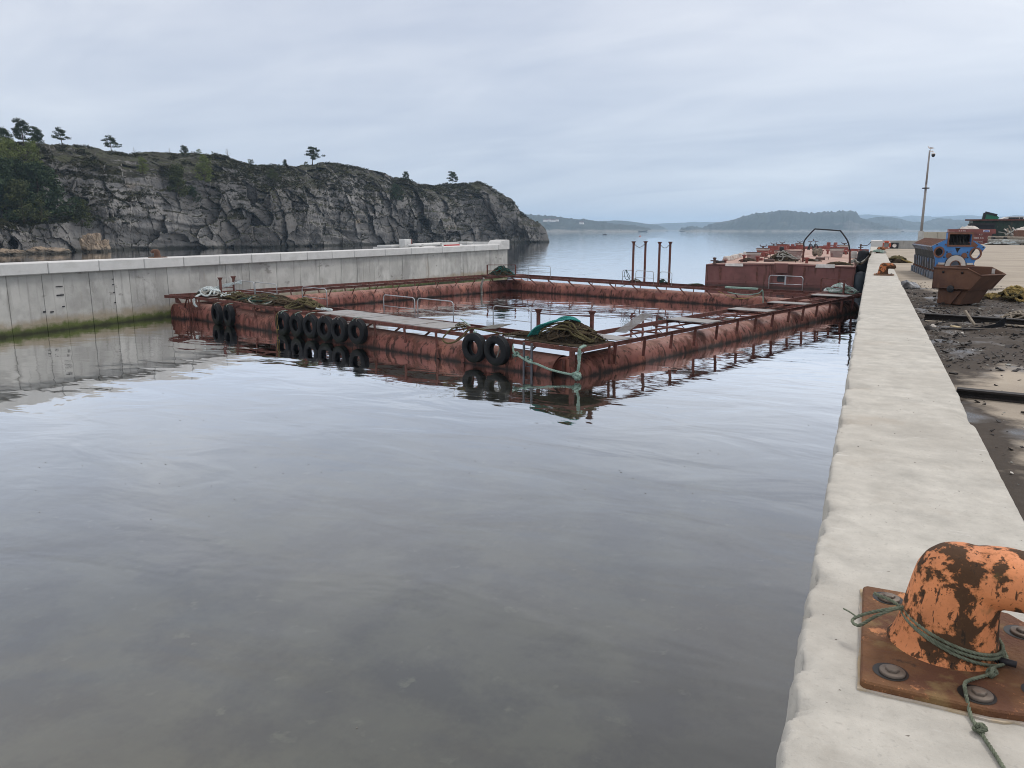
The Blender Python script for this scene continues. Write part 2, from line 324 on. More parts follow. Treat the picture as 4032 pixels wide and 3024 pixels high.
# ================================================================== yard behind the quay
def yard_mat():
    m = pbr('yard concrete', (0.36, 0.31, 0.245), 0.92, var=0.16, vscale=0.55, bump=(9, 0.012), spec=0.25, layers=[
        dict(c=(0.25, 0.215, 0.175), s=(0.10, 0.5, 1), lo=0.45, hi=0.66, a=0.75, d=8), dict(c=(0.47, 0.43, 0.36), s=(0.25, 1.4, 1), lo=0.58, hi=0.70, a=0.6, seed=3),
        dict(c=(0.12, 0.105, 0.09), s=(0.3, 1.1, 1), lo=0.62, hi=0.70, a=0.6, seed=5), dict(c=(0.10, 0.085, 0.07), s=6, lo=0.66, hi=0.73, a=0.8, seed=6)])
    nt = m.node_tree; nd = NB(nt); b = [n for n in nt.nodes if n.type == 'BSDF_PRINCIPLED'][0]
    src = b.inputs['Base Color'].links[0].from_socket
    geo = [n for n in nt.nodes if n.type == 'NEW_GEOMETRY'][0]; pos = geo.outputs['Position']; sp = nd('ShaderNodeSeparateXYZ', {0: pos})
    n = nd('ShaderNodeTexNoise', {'Vector': pos, 'Scale': 0.55, 'Detail': 8.0, 'Roughness': 0.62})
    y1 = nd('ShaderNodeMapRange', {'Value': sp.outputs[1], 'From Min': 11.2, 'From Max': 12.8, 'To Min': -0.10, 'To Max': 0.20})
    y2 = nd('ShaderNodeMapRange', {'Value': sp.outputs[1], 'From Min': 24.0, 'From Max': 34.0, 'To Min': 0.0, 'To Max': -0.55})
    x1 = nd('ShaderNodeMapRange', {'Value': sp.outputs[0], 'From Min': 1.05, 'From Max': 1.75, 'To Min': 0.26, 'To Max': 0.0})
    x2 = nd('ShaderNodeMapRange', {'Value': sp.outputs[0], 'From Min': 5.0, 'From Max': 11.0, 'To Min': 0.0, 'To Max': -0.35})
    s = n.outputs[0]
    for q in (y1, y2, x1, x2): s = nd('ShaderNodeMath', {0: s, 1: q.outputs[0]}, operation='ADD').outputs[0]
    f = nd('ShaderNodeMapRange', {'Value': s, 'From Min': 0.52, 'From Max': 0.62, 'To Min': 0.0, 'To Max': 0.96})
    n2 = nd('ShaderNodeTexNoise', {'Vector': pos, 'Scale': 3.5, 'Detail': 8.0, 'Roughness': 0.7})
    dirt = nd('ShaderNodeMix', {0: n2.outputs[0], 6: (0.013, 0.011, 0.010), 7: (0.080, 0.062, 0.048)}, data_type='RGBA')
    n3 = nd('ShaderNodeTexNoise', {'Vector': pos, 'Scale': 0.9, 'Detail': 5.0, 'Roughness': 0.5}); wet = nd('ShaderNodeMapRange', {'Value': n3.outputs[0], 'From Min': 0.54, 'From Max': 0.62, 'To Min': 0.92, 'To Max': 0.16})
    rw = nd('ShaderNodeMix', {0: f.outputs[0], 2: 0.92, 3: wet.outputs[0]}); nt.links.new(rw.outputs[0], b.inputs['Roughness'])
    mx = nd('ShaderNodeMix', {0: f.outputs[0], 6: src, 7: dirt.outputs[2]}, data_type='RGBA'); nt.links.new(mx.outputs[2], b.inputs['Base Color'])
    return m
m_yard = yard_mat()
def yard():
    V = []; F = []; o = 0
    for x0, x1, y0, y1, nx, ny in ((0.845, 6.0, -6, 84, 60, 420), (6.0, 90, -6, 84, 60, 60), (6.0, 90, 84, 135, 60, 30)):
        X, Y = np.meshgrid(np.linspace(x0, x1, nx), np.linspace(y0, y1, ny)); p = np.stack([X.ravel(), Y.ravel(), X.ravel()*0], 1)
        dirt = np.clip((p[:, 1]-11)/3, 0, 1)*np.clip((32-p[:, 1])/6, 0, 1)*np.clip((6-p[:, 0])/2, 0, 1)
        z = YARDZ+dirt*np.clip(fbm(p*[1.1, 2.0, 1], 4)*0.06, -0.02, 0.12)
        V.append(np.stack([X.ravel(), Y.ravel(), z], 1)); F.append(gridfaces(ny, nx, o)); o += nx*ny
    g = npmesh('yard_ground', np.concatenate(V), np.concatenate(F), m_yard, False)
    tag(g, 'dirty tan concrete yard with black sludge along the quay', 'ground', kind='structure')
    MB().box((45, 64, -0.4), (88, 140, 7.15)).box((3.4, 39, -0.4), (5.0, 89.8, 7.15)).build('yard_fill', m_wallc, g)
yard()
# ================================================================== far dock wall (left) and its pier
pier = thing('dock_wall', 'long grey concrete dock wall with white coping and green algae at the waterline', 'dock wall', (-37, 40, -3))
FX, CPX, PTOP, CBOT = -37.0, -36.75, 3.43, 2.87
PEND = onx(2006, 970, CPX).y
jp = [29, 170, 255, 357, 452, 515, 664, 790, 895, 958, 987, 1094, 1188, 1263, 1349, 1410, 1477, 1537, 1588, 1640, 1689, 1734, 1777, 1825, 1859, 1895, 1929, 1962]
jy = [10.0, 13.2, 16.4, 19.4]+[onx(p, 1150, FX).y for p in jp]+[PEND]
jy = sorted(jy)
prng = random.Random(5)
for i in range(len(jy)-1):
    a, b = jy[i]+0.008, jy[i+1]-0.008
    dx = prng.uniform(-0.012, 0.012)
    MB().box((FX-0.25+dx, (a+b)/2, (CBOT-3.6)/2), (0.5, b-a, CBOT+3.6)).build('panel', m_wallc, pier, bevel=0.012)
MB().box((FX-0.62, (10+PEND)/2, -0.4), (0.8, PEND-10.2, 6.2)).build('wall_core', m_wallc, pier)
CEND = onx(1962, 965, CPX).y
cp = [186, 388, 567, 723, 865, 992, 1106, 1211, 1309, 1396, 1518, 1621, 1743, 1868]
cy = [9.5, 15.0]+[onx(p, 1020, CPX).y for p in cp]+[CEND]
for i in range(len(cy)-1):
    a, b = cy[i]+0.012, cy[i+1]-0.012
    MB().box((CPX-0.75, (a+b)/2, (PTOP+CBOT)/2), (1.5, b-a, PTOP-CBOT)).build('coping', m_coping, pier, bevel=0.035)
# wider pier head with its deck
MB().box((-40.7, PEND-8.6, (PTOP-.03-3.4)/2), (4.8, 17.0, PTOP-.03+3.4)).build('pier_deck', m_coping, pier, bevel=0.03)
LE = PEND-CEND
poly = [(0, 0), (LE, 0), (LE, 1.02), (LE-0.5, 1.06), (0.9, 1.0), (0.6, 0.85), (0.3, 0.60), (0, 0.57)]
MB().prism([(p[0]*1.0, p[1]) for p in poly], 1.5, (CPX-1.48, CEND, CBOT), (0, 1, 0), (0, 0, 1)).build('end_block', m_coping, pier, bevel=0.05)
MB().box((-40.7, PEND-.3, PTOP+.1), (4.8, 0.35, 0.32)).box((-43.0, PEND-5.2, PTOP+.08), (0.25, 9.4, 0.26)).build('kerb', m_coping, pier)
# ================================================================== cliff headland
m_rock = pbr('cliff rock', (0.165, 0.159, 0.152), 0.92, var=0.35, vscale=0.22, bump=(0.9, 0.30, 0.7), spec=0.25, layers=[
    dict(c=(0.25, 0.238, 0.222), s=(0.14, 0.14, 0.09), lo=0.50, hi=0.62, a=0.8, d=9, r=0.7), dict(c=(0.045, 0.045, 0.047), s=(0.45, 0.45, 0.07), lo=0.56, hi=0.68, a=0.7, seed=4, d=8),
    dict(c=(0.24, 0.175, 0.105), s=(0.12, 0.12, 0.18), lo=0.63, hi=0.72, a=0.55, seed=8, d=8), dict(c=(0.36, 0.36, 0.34), s=1.3, lo=0.70, hi=0.75, a=0.6, seed=9, d=5), dict(c=(0.03, 0.03, 0.032), s=(0.5, 0.5, 0.3), lo=0.64, hi=0.70, a=0.7, seed=15, d=8), dict(c=(0.09, 0.085, 0.08), s=(0.05, 0.05, 0.04), lo=0.46, hi=0.56, a=0.75, seed=19, d=7),
    dict(k='up', c=(0.026, 0.025, 0.015), s=0.13, amp=1.0, lo=1.0, hi=1.16, a=0.95), dict(k='up', c=(0.045, 0.050, 0.020), s=0.3, amp=1.0, lo=1.32, hi=1.46, a=0.7),
    dict(k='z', c=(0.028, 0.028, 0.022), s=0.35, amp=1.2, lo=1.0, hi=1.5, a=0.9)])
SH = ([-700, 0, 435, 760, 1094, 1418, 1770, 2050, 2125, 2164], [168, 192, 214, 230, 240, 264, 292, 308, 314, 320])
SK = ([-700, -300, 0, 174, 278, 348, 472, 522, 597, 646, 721, 796, 895, 945, 995, 1094, 1179, 1260, 1304, 1391, 1477, 1521, 1553, 1608, 1651, 1727, 1814, 1895, 1933, 1966, 2004, 2025, 2047, 2080, 2128, 2150, 2164],
      [520, 545, 572, 566, 566, 578, 594, 597, 592, 597, 607, 605, 614, 629, 644, 649, 650, 642, 640, 648, 667, 677, 702, 705, 724, 729, 724, 720, 732, 756, 775, 789, 832, 859, 881, 903, 951])
def cliff():
    NU, NV = 760, 230
    px = np.linspace(-620, 2164, NU); v = np.linspace(0, 1.42, NV)
    ds = np.interp(px, *SH); sk = np.interp(px, *SK)
    az = np.array([math.atan2((lambda d: d.x)(ray(p, 905)), (lambda d: d.y)(ray(p, 905))) for p in px])
    dirx, diry = np.sin(az), np.cos(az)
    D = np.interp(px, [-700, 300, 1000, 1800, 2030, 2164], [34, 30, 26, 20, 12, 1.5])
    # elevation of the skyline above the horizon seen from the quay, at the ridge's own distance
    el = np.array([(lambda d: d.z/math.hypot(d.x, d.y))(ray(p, q)) for p, q in zip(px, sk)])
    Zr = CAMZ+el*(ds+D)
    lw = np.clip((420-px)/160, 0, 1)[:, None]      # stepped buttress with a wooded ledge at the left
    vv = v[None, :]
    dA = np.interp(v, [0, .04, .30, .55, .78, 1, 1.12, 1.42], [0, .01, .10, .26, .55, 1, 1.5, 3.2])[None, :]
    zA = np.interp(v, [0, .04, .30, .55, .78, 1, 1.12, 1.42], [-.08, .0, .38, .68, .86, 1, .93, -.1])[None, :]
    dB = np.interp(v, [0, .04, .26, .38, .62, .78, 1, 1.12, 1.42], [0, .01, .10, .34, .46, .66, 1, 1.5, 3.2])[None, :]
    zB = np.interp(v, [0, .04, .26, .38, .62, .78, 1, 1.12, 1.42], [-.08, .0, .24, .29, .66, .82, 1, .95, -.1])[None, :]
    d = (dA*(1-lw)+dB*lw)*D[:, None]; z = (zA*(1-lw)+zB*lw)*Zr[:, None]
    dist = ds[:, None]+d
    P = np.stack([dist*dirx[:, None], dist*diry[:, None], z], 2).reshape(-1, 3)
    o = np.stack([-np.repeat(dirx, NV), -np.repeat(diry, NV), np.zeros(NU*NV)], 1)
    vf = np.tile(v, NU)
    face = np.clip(1.15-vf, 0.0, 1)**0.6*np.clip((vf+0.15)*3, 0, 1)*np.repeat(np.clip((2164-px)/60, 0.08, 1), NV)
    warp = np.stack([fbm(P/6+3, 3), fbm(P/6+31, 3), fbm(P/6+77, 3)], 1)
    # beds dip towards the headland's tip
    T = P.copy(); T[:, 2] = P[:, 2]+0.28*(P[:, 1])*0.35
    f0, k0, c0 = facets(T/np.array([13., 13., 15.])+warp*0.10+5)
    f1, k1, c1 = facets(T/np.array([4.6, 4.6, 6.4])+warp*0.07)
    f2, k2, c2 = facets(T/np.array([2.1, 2.1, 2.9])+warp*0.08+9)
    f3, k3, c3 = facets(T/np.array([0.85, 0.85, 0.8])+warp*0.1+21)
    act = np.clip(0.6+0.8*fbm(P/20+8, 2), 0.12, 1.25)
    crk = lambda k, w: np.clip(1-k/w, 0, 1)
    h = 4.0*fbm(P/26+2, 3)+c0*4.5+f0*4.0+act*(c1*3.2+f1*3.2-0.55*crk(k1, .05)+(c2*1.3+f2*1.3-0.28*crk(k2, .08))*np.clip(.75+fbm(P/15+60, 2), .15, 1.3)+(c3*0.35+f3*0.35)*np.clip(fbm(P/11+70, 2)+.3, 0, 1))+0.12*fbm(P/.7, 2)
    h += 0.8*np.clip(fbm(np.stack([P[:, 0]/26, P[:, 1]/26, T[:, 2]/1.5], 1), 2), -0.6, 1)
    # a sea cave under the middle of the headland's left half
    pxr = np.repeat(px, NV)
    h -= 5.0*np.exp(-((pxr-520)/75)**2)*np.clip(1-P[:, 2]/5.5, 0, 1)
    P2 = P+o*(h*face)[:, None]
    P2[:, 2] += (0.55*fbm(P/9+50, 3)+0.28*fbm(P/2.2+11, 3)+(c2-.5)*0.5*np.clip(vf-.4, 0, 1))*np.clip(vf*3, 0, 1)*np.repeat(np.clip((2164-px)/60, 0.05, 1), NV)
    F = gridfaces(NU, NV)[:, ::-1]
    ob = npmesh('cliff_headland', P2, F, m_rock, False)
    tag(ob, 'craggy grey rock headland with heather on top across the water', 'cliff', kind='structure')
    return P2.reshape(NU, NV, 3), px, v
CL, CLpx, CLv = cliff()
# ================================================================== far shores
m_far = pbr('far forest', (0.016, 0.024, 0.015), 0.95, var=0.5, vscale=0.03, layers=[dict(c=(0.11, 0.105, 0.095), s=0.014, lo=0.60, hi=0.68, a=0.7, d=8), dict(k='z', c=(0.22, 0.21, 0.19), s=0.03, amp=14.0, lo=9.5, hi=14, a=0.8), dict(c=(0.035, 0.045, 0.022), s=0.05, lo=0.5, hi=0.66, a=0.7, seed=4)])
def hills(name, label, prof, dist, depth, rough=0.10, n=420, tree=2.2, fall=None):
    xs = np.array([p[0] for p in prof], float); ysx = np.array([p[1] for p in prof], float)
    px = np.linspace(xs[0], xs[-1], n); sk = np.interp(px, xs, ysx); rows = np.array([0, .06, .2, .4, .6, .8, 1.0, 1.3, 1.8, 2.4]); 
    rz = np.array([-.05, .06, .30, .58, .80, .94, 1.0, .9, .5, -.05])
    V = []
    for p, q in zip(px, sk):
        d0 = ray(p, 905.0); L = math.hypot(d0.x, d0.y); dq = ray(p, q); e = dq.z/math.hypot(dq.x, dq.y)
        dd = dist(p) if callable(dist) else dist
        for r, k in zip(rows, rz):
            D = dd+r*depth; zr = max(CAMZ+e*(dd+depth), 0.5); V.append((d0.x/L*D, d0.y/L*D, zr*k))
    V = np.array(V); m = len(rows); r = np.tile(rows, n)
    hz = fbm(V/np.array([160., 160., 60.]), 4)*np.clip(V[:, 2], 0, 30)*rough*4*np.where(r == 1.0, 0.25, 1)
    V[:, 2] += hz+np.where((r > .1) & (r < 2) & (V[:, 2] > 4), np.abs(fbm(V/9.0+3, 2))*tree, 0)
    V[:, 0] += fbm(V/130+9, 3)*depth*0.08*np.where(r < .9, 1, 0.2); V[:, 1] += fbm(V/130+19, 3)*depth*0.08*np.where(r < .9, 1, .2)
    ob = npmesh(name, V, gridfaces(n, m)[:, ::-1], m_far, True)
    return tag(ob, label, 'hills', kind='structure')
hills('far_ridge', 'palest blue ridge furthest off behind the other shores', [(3250, 875), (3371, 846), (3409, 844), (3475, 848), (3531, 855), (3588, 848), (3644, 853), (3700, 853), (3767, 848), (3823, 848), (3870, 853), (4032, 850), (4300, 858)], 5600, 900, tree=0)
hills('far_ridge', 'pale ridge beyond the gap between the wooded shores', [(2440, 895), (2520, 884), (2609, 879), (2684, 877), (2760, 876), (2806, 876), (2900, 880), (3000, 884)], 4600, 700, tree=0)
hills('far_shore', 'hazy second wooded shore stepping down behind the left one', [(2200, 872), (2300, 871), (2373, 870), (2420, 868), (2477, 871), (2533, 879), (2570, 884), (2618, 899), (2630, 906)], 3000, 420, tree=2)
hills('far_shore', 'hazy wooded shore with white houses right of the headland', [(1850, 815), (1990, 822), (2049, 834), (2072, 846), (2100, 848), (2166, 853), (2232, 862), (2279, 869), (2326, 876), (2400, 884), (2480, 893), (2535, 901), (2548, 907)], 1900, 330, tree=4)
hills('far_shore', 'low hazy wooded shore right of the island', [(3340, 868), (3399, 866), (3456, 857), (3503, 855), (3550, 863), (3597, 874), (3644, 882), (3701, 872), (3757, 867), (3814, 867), (3900, 869), (4032, 868), (4400, 860)], 2900, 420, tree=4)
hills('wooded_island', 'dark wooded island with a rocky shore in the sound', [(2676, 908), (2690, 901), (2703, 895), (2731, 892), (2745, 897), (2752, 902), (2769, 898), (2797, 885), (2844, 872), (2891, 863), (2934, 848), (2985, 841), (3042, 835), (3079, 829), (3126, 835), (3183, 846), (3240, 836), (3296, 835), (3343, 829), (3362, 836), (3376, 860), (3399, 869), (3450, 885), (3500, 896), (3560, 908)], 2200, 260, tree=6)
# ================================================================== haze
def haze():
    m = bpy.data.materials.new('sea haze'); m.use_nodes = True; nt = m.node_tree; nt.nodes.clear(); nd = NB(nt)
    out = nd('ShaderNodeOutputMaterial'); pv = nd('ShaderNodeVolumePrincipled', {'Color': (0.57, 0.78, 1.0), 'Density': 1.75e-4, 'Anisotropy': 0.45})
    nt.links.new(pv.outputs[0], out.inputs['Volume'])
    b = MB().box((0, 3950, 65), (17200, 9300, 142)).build('haze', m); tag(b, 'thin pale sea haze over the whole sound', 'haze', kind='stuff')
haze()
# ================================================================== shared paints
RUST = dict(c=(0.075, 0.034, 0.022), ro=0.95)
m_tube = pbr('red oxide float paint', (0.205, 0.072, 0.054), 0.58, var=0.28, vscale=1.4, bump=(9, 0.012), spec=0.35, layers=[
    dict(c=(0.30, 0.115, 0.075), s=0.9, lo=0.52, hi=0.64, a=0.85, d=7), dict(c=(0.11, 0.045, 0.032), s=(2.0, 2.0, 0.9), lo=0.49, hi=0.56, a=0.92, seed=2, d=9, r=0.7, ro=0.95),
    dict(c=(0.03, 0.018, 0.014), s=(5.0, 5.0, 0.55), lo=0.55, hi=0.62, a=0.85, seed=5, d=6, ro=0.95), dict(c=(0.42, 0.33, 0.29), s=(3, 3, 1.6), lo=0.70, hi=0.76, a=0.6, seed=7),
    dict(k='up', c=(0.30, 0.17, 0.135), s=1.3, amp=0.7, lo=1.0, hi=1.32, a=0.65), dict(k='z', c=(0.016, 0.013, 0.011), s=2.5, amp=0.40, lo=0.22, hi=0.38, a=0.95, ro=0.6)])  # paler tops: dust, plus a highlight painted in so the floats read round
m_rail = pbr('rusty red steel', (0.135, 0.050, 0.040), 0.85, var=0.3, vscale=5, bump=(30, 0.004), layers=[dict(RUST, s=4, lo=0.48, hi=0.60, a=0.8), dict(c=(0.26, 0.125, 0.085), s=7, lo=0.60, hi=0.70, a=0.6, seed=3)])
m_galv = pbr('galvanised pipe', (0.42, 0.44, 0.46), 0.45, 0.6, var=0.15, vscale=8, layers=[dict(c=(0.25, 0.22, 0.2), s=9, lo=0.62, hi=0.72, a=0.5)])
m_deckpl = pbr('grey deck plate', (0.27, 0.265, 0.26), 0.75, var=0.16, vscale=2.5, bump=(20, 0.003), layers=[dict(c=(0.20, 0.17, 0.15), s=1.6, lo=0.52, hi=0.70, a=0.6), dict(c=(0.40, 0.40, 0.39), s=3, lo=0.6, hi=0.7, a=0.5, seed=2), dict(c=(0.13, 0.085, 0.065), s=2.2, lo=0.58, hi=0.68, a=0.7, seed=6)])
m_tyre = pbr('black rubber', (0.009, 0.010, 0.012), 0.7, var=0.35, vscale=3, bump=(40, 0.004), spec=0.25, layers=[dict(c=(0.04, 0.04, 0.04), s=4, lo=0.6, hi=0.72, a=0.5), dict(k='z', c=(0.02, 0.026, 0.014), s=5, amp=0.3, lo=0.2, hi=0.5, a=0.7)])
def ropemat(n, c, dirt=(0.06, 0.05, 0.035), a=0.6):
    return pbr('rope '+n, c, 0.95, var=0.3, vscale=14, spec=0.1, bump=(90, 0.01), layers=[dict(c=dirt, s=3.5, lo=0.46, hi=0.66, a=a), dict(c=tuple(x*0.45 for x in c), s=30, lo=0.5, hi=0.62, a=0.5, seed=3)])
m_rw = ropemat('white', (0.56, 0.62, 0.62), (0.30, 0.32, 0.30), 0.5); m_rt = ropemat('teal', (0.045, 0.27, 0.245), (0.04, 0.10, 0.09)); m_rb = ropemat('brown', (0.085, 0.062, 0.040), (0.02, 0.018, 0.014))
m_ro = ropemat('olive', (0.125, 0.108, 0.055), (0.035, 0.028, 0.018), .8); m_rg = ropemat('pale green', (0.30, 0.42, 0.36), (0.10, 0.16, 0.13)); m_rd = ropemat('dark green', (0.03, 0.075, 0.062)); m_ry = ropemat('yellow', (0.30, 0.225, 0.085), (0.11, 0.085, 0.04)); m_rgr = ropemat('grey', (0.34, 0.34, 0.31))
m_weed = pbr('dried weed', (0.045, 0.034, 0.022), 1.0, var=0.5, vscale=9, spec=0.1, bump=(40, 0.03), layers=[dict(c=(0.11, 0.11, 0.035), s=3.5, lo=0.58, hi=0.68, a=0.7), dict(c=(0.015, 0.013, 0.011), s=6, lo=0.5, hi=0.62, a=0.8, seed=3), dict(c=(0.20, 0.17, 0.12), s=14, lo=0.66, hi=0.72, a=0.7, seed=5)])
# ================================================================== rope helpers
def crom(pts, k=6, closed=False):
    P = [Vector(p) for p in pts]; n = len(P); out = []
    for i in range(n if closed else n-1):
        p0 = P[(i-1) % n] if closed or i else P[0]; p1 = P[i]; p2 = P[(i+1) % n]; p3 = P[(i+2) % n] if closed or i+2 < n else P[-1]
        for j in range(k):
            t = j/k; out.append(0.5*((2*p1)+(p2-p0)*t+(2*p0-5*p1+4*p2-p3)*t*t+(3*p1-p0-3*p2+p3)*t**3))
    if not closed: out.append(P[-1])
    return out
def twist(mb, pts, r, n=6, pitch=None, strands=3):
    # a laid rope: three strands wound round the path
    P = [Vector(p) for p in pts]; pitch = pitch or r*7; L = [0]
    for i in range(1, len(P)): L.append(L[-1]+(P[i]-P[i-1]).length)
    T = L[-1]; m = max(8, int(T/(pitch/7))); Q = []; j = 0
    for i in range(m+1):
        s = T*i/m
        while j < len(L)-2 and L[j+1] < s: j += 1
        f = (s-L[j])/max(L[j+1]-L[j], 1e-9); Q.append(P[j].lerp(P[j+1], min(f, 1)))
    ref = (Q[1]-Q[0]).orthogonal().normalized(); R3 = []
    for i in range(m+1):
        t = (Q[min(i+1, m)]-Q[max(i-1, 0)]); t = t.normalized() if t.length > 1e-9 else Vector((0, 0, 1)); ref = (ref-t*ref.dot(t)).normalized(); R3.append((ref.copy(), t.cross(ref)))
    for k in range(strands):
        mb.tube([Q[i]+(R3[i][0]*math.cos(2*math.pi*(k/strands+T*i/m/pitch))+R3[i][1]*math.sin(2*math.pi*(k/strands+T*i/m/pitch)))*r*0.52 for i in range(m+1)], r*0.55, n)
    return mb
def heap_strand(rnd, c, ax, ay, sx, sy, h, laps, kz=1.0):
    # one length of rope thrown down in loose loops that cross each other over the heap
    pts = []; a = rnd.uniform(0, 6.28); lift = rnd.uniform(0.0, 0.16)*h
    for lap in range(max(1, int(round(laps)))):
        rr = rnd.uniform(.22, .62); q = rnd.uniform(0, 1-rr*.8); t = rnd.uniform(0, 6.28); ox, oy = q*math.cos(t), q*math.sin(t); el, sk_ = rnd.uniform(.45, 1), rnd.uniform(0, 3.14); n = rnd.randint(6, 9)
        for i in range(n):
            a += 6.28/n*rnd.uniform(.8, 1.2); x0, y0 = rr*math.cos(a), rr*el*math.sin(a)
            x, y = ox+x0*math.cos(sk_)-y0*math.sin(sk_), oy+x0*math.sin(sk_)+y0*math.cos(sk_); g = min(1, math.hypot(x, y))
            z = h*(1-g**1.6)*kz*rnd.uniform(.82, 1.06)+lift*(1-g)+rnd.uniform(.015, .05)
            pts.append(Vector(c)+Vector(ax)*x*sx+Vector(ay)*y*sy+Vector((0, 0, z)))
    return crom(pts, 5)
def mound(name, mat, parent, c, ax, ay, sx, sy, h, seed=0, lump=0.3, n=30):
    rows = []
    A, B = np.meshgrid(np.linspace(0, 1, n//2), np.linspace(0, 2*math.pi, n), indexing='ij')
    X = A*np.cos(B); Y = A*np.sin(B); p = np.stack([X.ravel()*sx*3, Y.ravel()*sy*3, X.ravel()*0+seed*5.3], 1); N = fbm(p, 4).reshape(A.shape)
    Zh = h*np.clip(1-A**1.5, 0, 1)*(1+lump*N)+0.5*lump*h*np.clip(fbm(p*4, 2).reshape(A.shape), 0, 1)*(1-A)+0.012; rad = 1+0.16*N
    ax = np.array(ax, float); ay = np.array(ay, float); c = np.array(c, float)
    V = c+(X*sx*rad)[..., None]*ax+(Y*sy*rad)[..., None]*ay+Zh[..., None]*np.array([0, 0, 1.0])
    return npmesh(name, V.reshape(-1, 3), gridfaces(n//2, n), mat, True, parent)
def fuzz(mb, rnd, c, ax, ay, sx, sy, h, n, L=0.16, w=0.016):
    for i in range(n):
        a = rnd.uniform(0, 6.28); q = math.sqrt(rnd.random()); p = Vector(c)+Vector(ax)*math.cos(a)*q*sx+Vector(ay)*math.sin(a)*q*sy+Vector((0, 0, h*(1-q**1.5)*rnd.uniform(.7, 1.1)))
        d = Vector((rnd.gauss(0, 1), rnd.gauss(0, 1), rnd.gauss(0.2, .7))).normalized()*L*rnd.uniform(.4, 1.3); s = d.orthogonal().normalized()*w
        mb.add([p, p+d*.5+s, p+d, p+d*.5-s], [(0, 1, 2, 3)])
# ================================================================== the floating pen
DU, DV = Vector((-.9585, .285, 0)), Vector((.285, .9585, 0))
def PW(u, v, z=0.0): return DU*u+DV*v+Vector((0, 0, z+0.0075*(u-15.9)))      # the frame heels towards its laden near corner
pen = thing('floating_pen', 'square rusty red floating fish pen frame of steel pipe floats with walkways', 'fish pen', PW(29, 35, 0))
TR, TZ, RZ = 0.64, 0.03, 1.03
UA0, UA1, VB0, VB1 = 15.9, 43.25, 20.97, 48.6
def float_tube(a, b, cap0=False, cap1=False, segs=1):
    # pipe float with weld beads; a flat end plate set inside a rim
    d = (b-a); L = d.length; d.normalize(); prof = []
    prof += [(0.0, 0.05), (TR-0.05, 0.05), (TR-0.045, 0.0), (TR, 0.0)] if cap0 else [(TR, 0.0)]
    n = int(L/3.9)
    for i in range(1, n):
        s = L*i/n; prof += [(TR, s-0.03), (TR+0.012, s-0.015), (TR+0.012, s+0.015), (TR, s+0.03)]
    prof += [(TR, L), (TR-0.045, L), (TR-0.05, L-0.05), (0.0, L-0.05)] if cap1 else [(TR, L)]
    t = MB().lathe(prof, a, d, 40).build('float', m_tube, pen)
    me = t.data
    for p in me.polygons:
        if abs(p.normal.dot(d)) > 0.8: p.use_smooth = False
    return t
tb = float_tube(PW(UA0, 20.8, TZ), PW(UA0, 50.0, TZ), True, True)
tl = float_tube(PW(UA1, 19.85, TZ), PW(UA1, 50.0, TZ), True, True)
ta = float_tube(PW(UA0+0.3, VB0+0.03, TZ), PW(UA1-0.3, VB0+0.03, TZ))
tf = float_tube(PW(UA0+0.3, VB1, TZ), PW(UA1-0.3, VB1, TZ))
# lifting lug and strap on the near end plate
MB().box(PW(UA0+0.10, 20.80, 0.36), (0.13, 0.06, 0.42), Matrix.Rotation(math.atan2(-DU.y, -DU.x), 3, 'Z')).build('end_lug', m_rail, pen, bevel=0.01)
def rail(p, q, w, h, n='rail', mat=None): return MB().bar(p, q, w, h).build(n, mat or m_rail, pen, bevel=0.006)
def channel(p, q, h=0.15, fl=0.06, side=1, n='rail'):
    # C-channel: web with two flanges
    d = (q-p).normalized(); x = d.cross(Vector((0, 0, 1)))*side; m = MB()
    m.bar(p, q, 0.012, h); m.bar(p+x*fl/2+Vector((0, 0, h/2-.006)), q+x*fl/2+Vector((0, 0, h/2-.006)), fl, .012); m.bar(p+x*fl/2-Vector((0, 0, h/2-.006)), q+x*fl/2-Vector((0, 0, h/2-.006)), fl, .012)
    return m.build(n, m_rail, pen)
def walkway(P, L, o0, o1, n, cross_every=1.95, s0=0.0, posts_out=True, mid=False, h_in=0.17, brace_o=None, start=0.2):
    # P(s, o, z): s along, o across. Two long rails, cross bars, posts down the float's side and knee braces
    channel(P(s0, o0, RZ), P(L, o0, RZ), 0.15, 0.06, 1); channel(P(s0, o1, RZ+0.01), P(L, o1, RZ+0.01), h_in, 0.06, -1)
    if mid: rail(P(s0, (o0+o1)/2+0.1, RZ-0.04), P(L, (o0+o1)/2+0.1, RZ-0.04), 0.07, 0.07)
    s = s0+start; k = 0
    while s < L-0.1:
        MB().bar(P(s, o0+0.02, RZ-0.07), P(s, o1-0.02, RZ-0.07), 0.06, 0.06).build('cross_bar', m_rail, pen)
        if posts_out:
            lx = 0.10
            MB().bar(P(s, o0-0.03, RZ+0.02), P(s, o0+0.02, 0.30+0.05*((k*7) % 3)), 0.12, 0.03, DV).build('post', m_rail, pen)
        if brace_o is not None: MB().bar(P(s, brace_o[0], RZ-0.08), P(s, brace_o[1], brace_o[2]), 0.09, 0.03, (1, 0, 0)).build('knee_brace', m_rail, pen)
        s += cross_every*(1+0.03*math.sin(k*2.1)); k += 1
PA = lambda s, o, z: PW(s, o, z)                # along u
PB = lambda s, o, z: PW(o, s, z)                # along v
walkway(PA, 42.6, 20.45, 22.45, 13, s0=16.0, start=2.15, brace_o=(22.35, 21.4, 0.46))
walkway(PB, 50.4, 15.06, 17.06, 13, s0=22.5, start=0.05, mid=True, brace_o=(16.95, 16.3, 0.46))
walkway(PB, 49.6, 42.4, 44.2, 13, s0=20.0, posts_out=False, brace_o=(42.5, 42.85, 0.46))
walkway(PA, 43.6, 47.3, 49.2, 13, s0=15.6, posts_out=False, brace_o=(47.35, 48.2, 0.46), start=1.0)
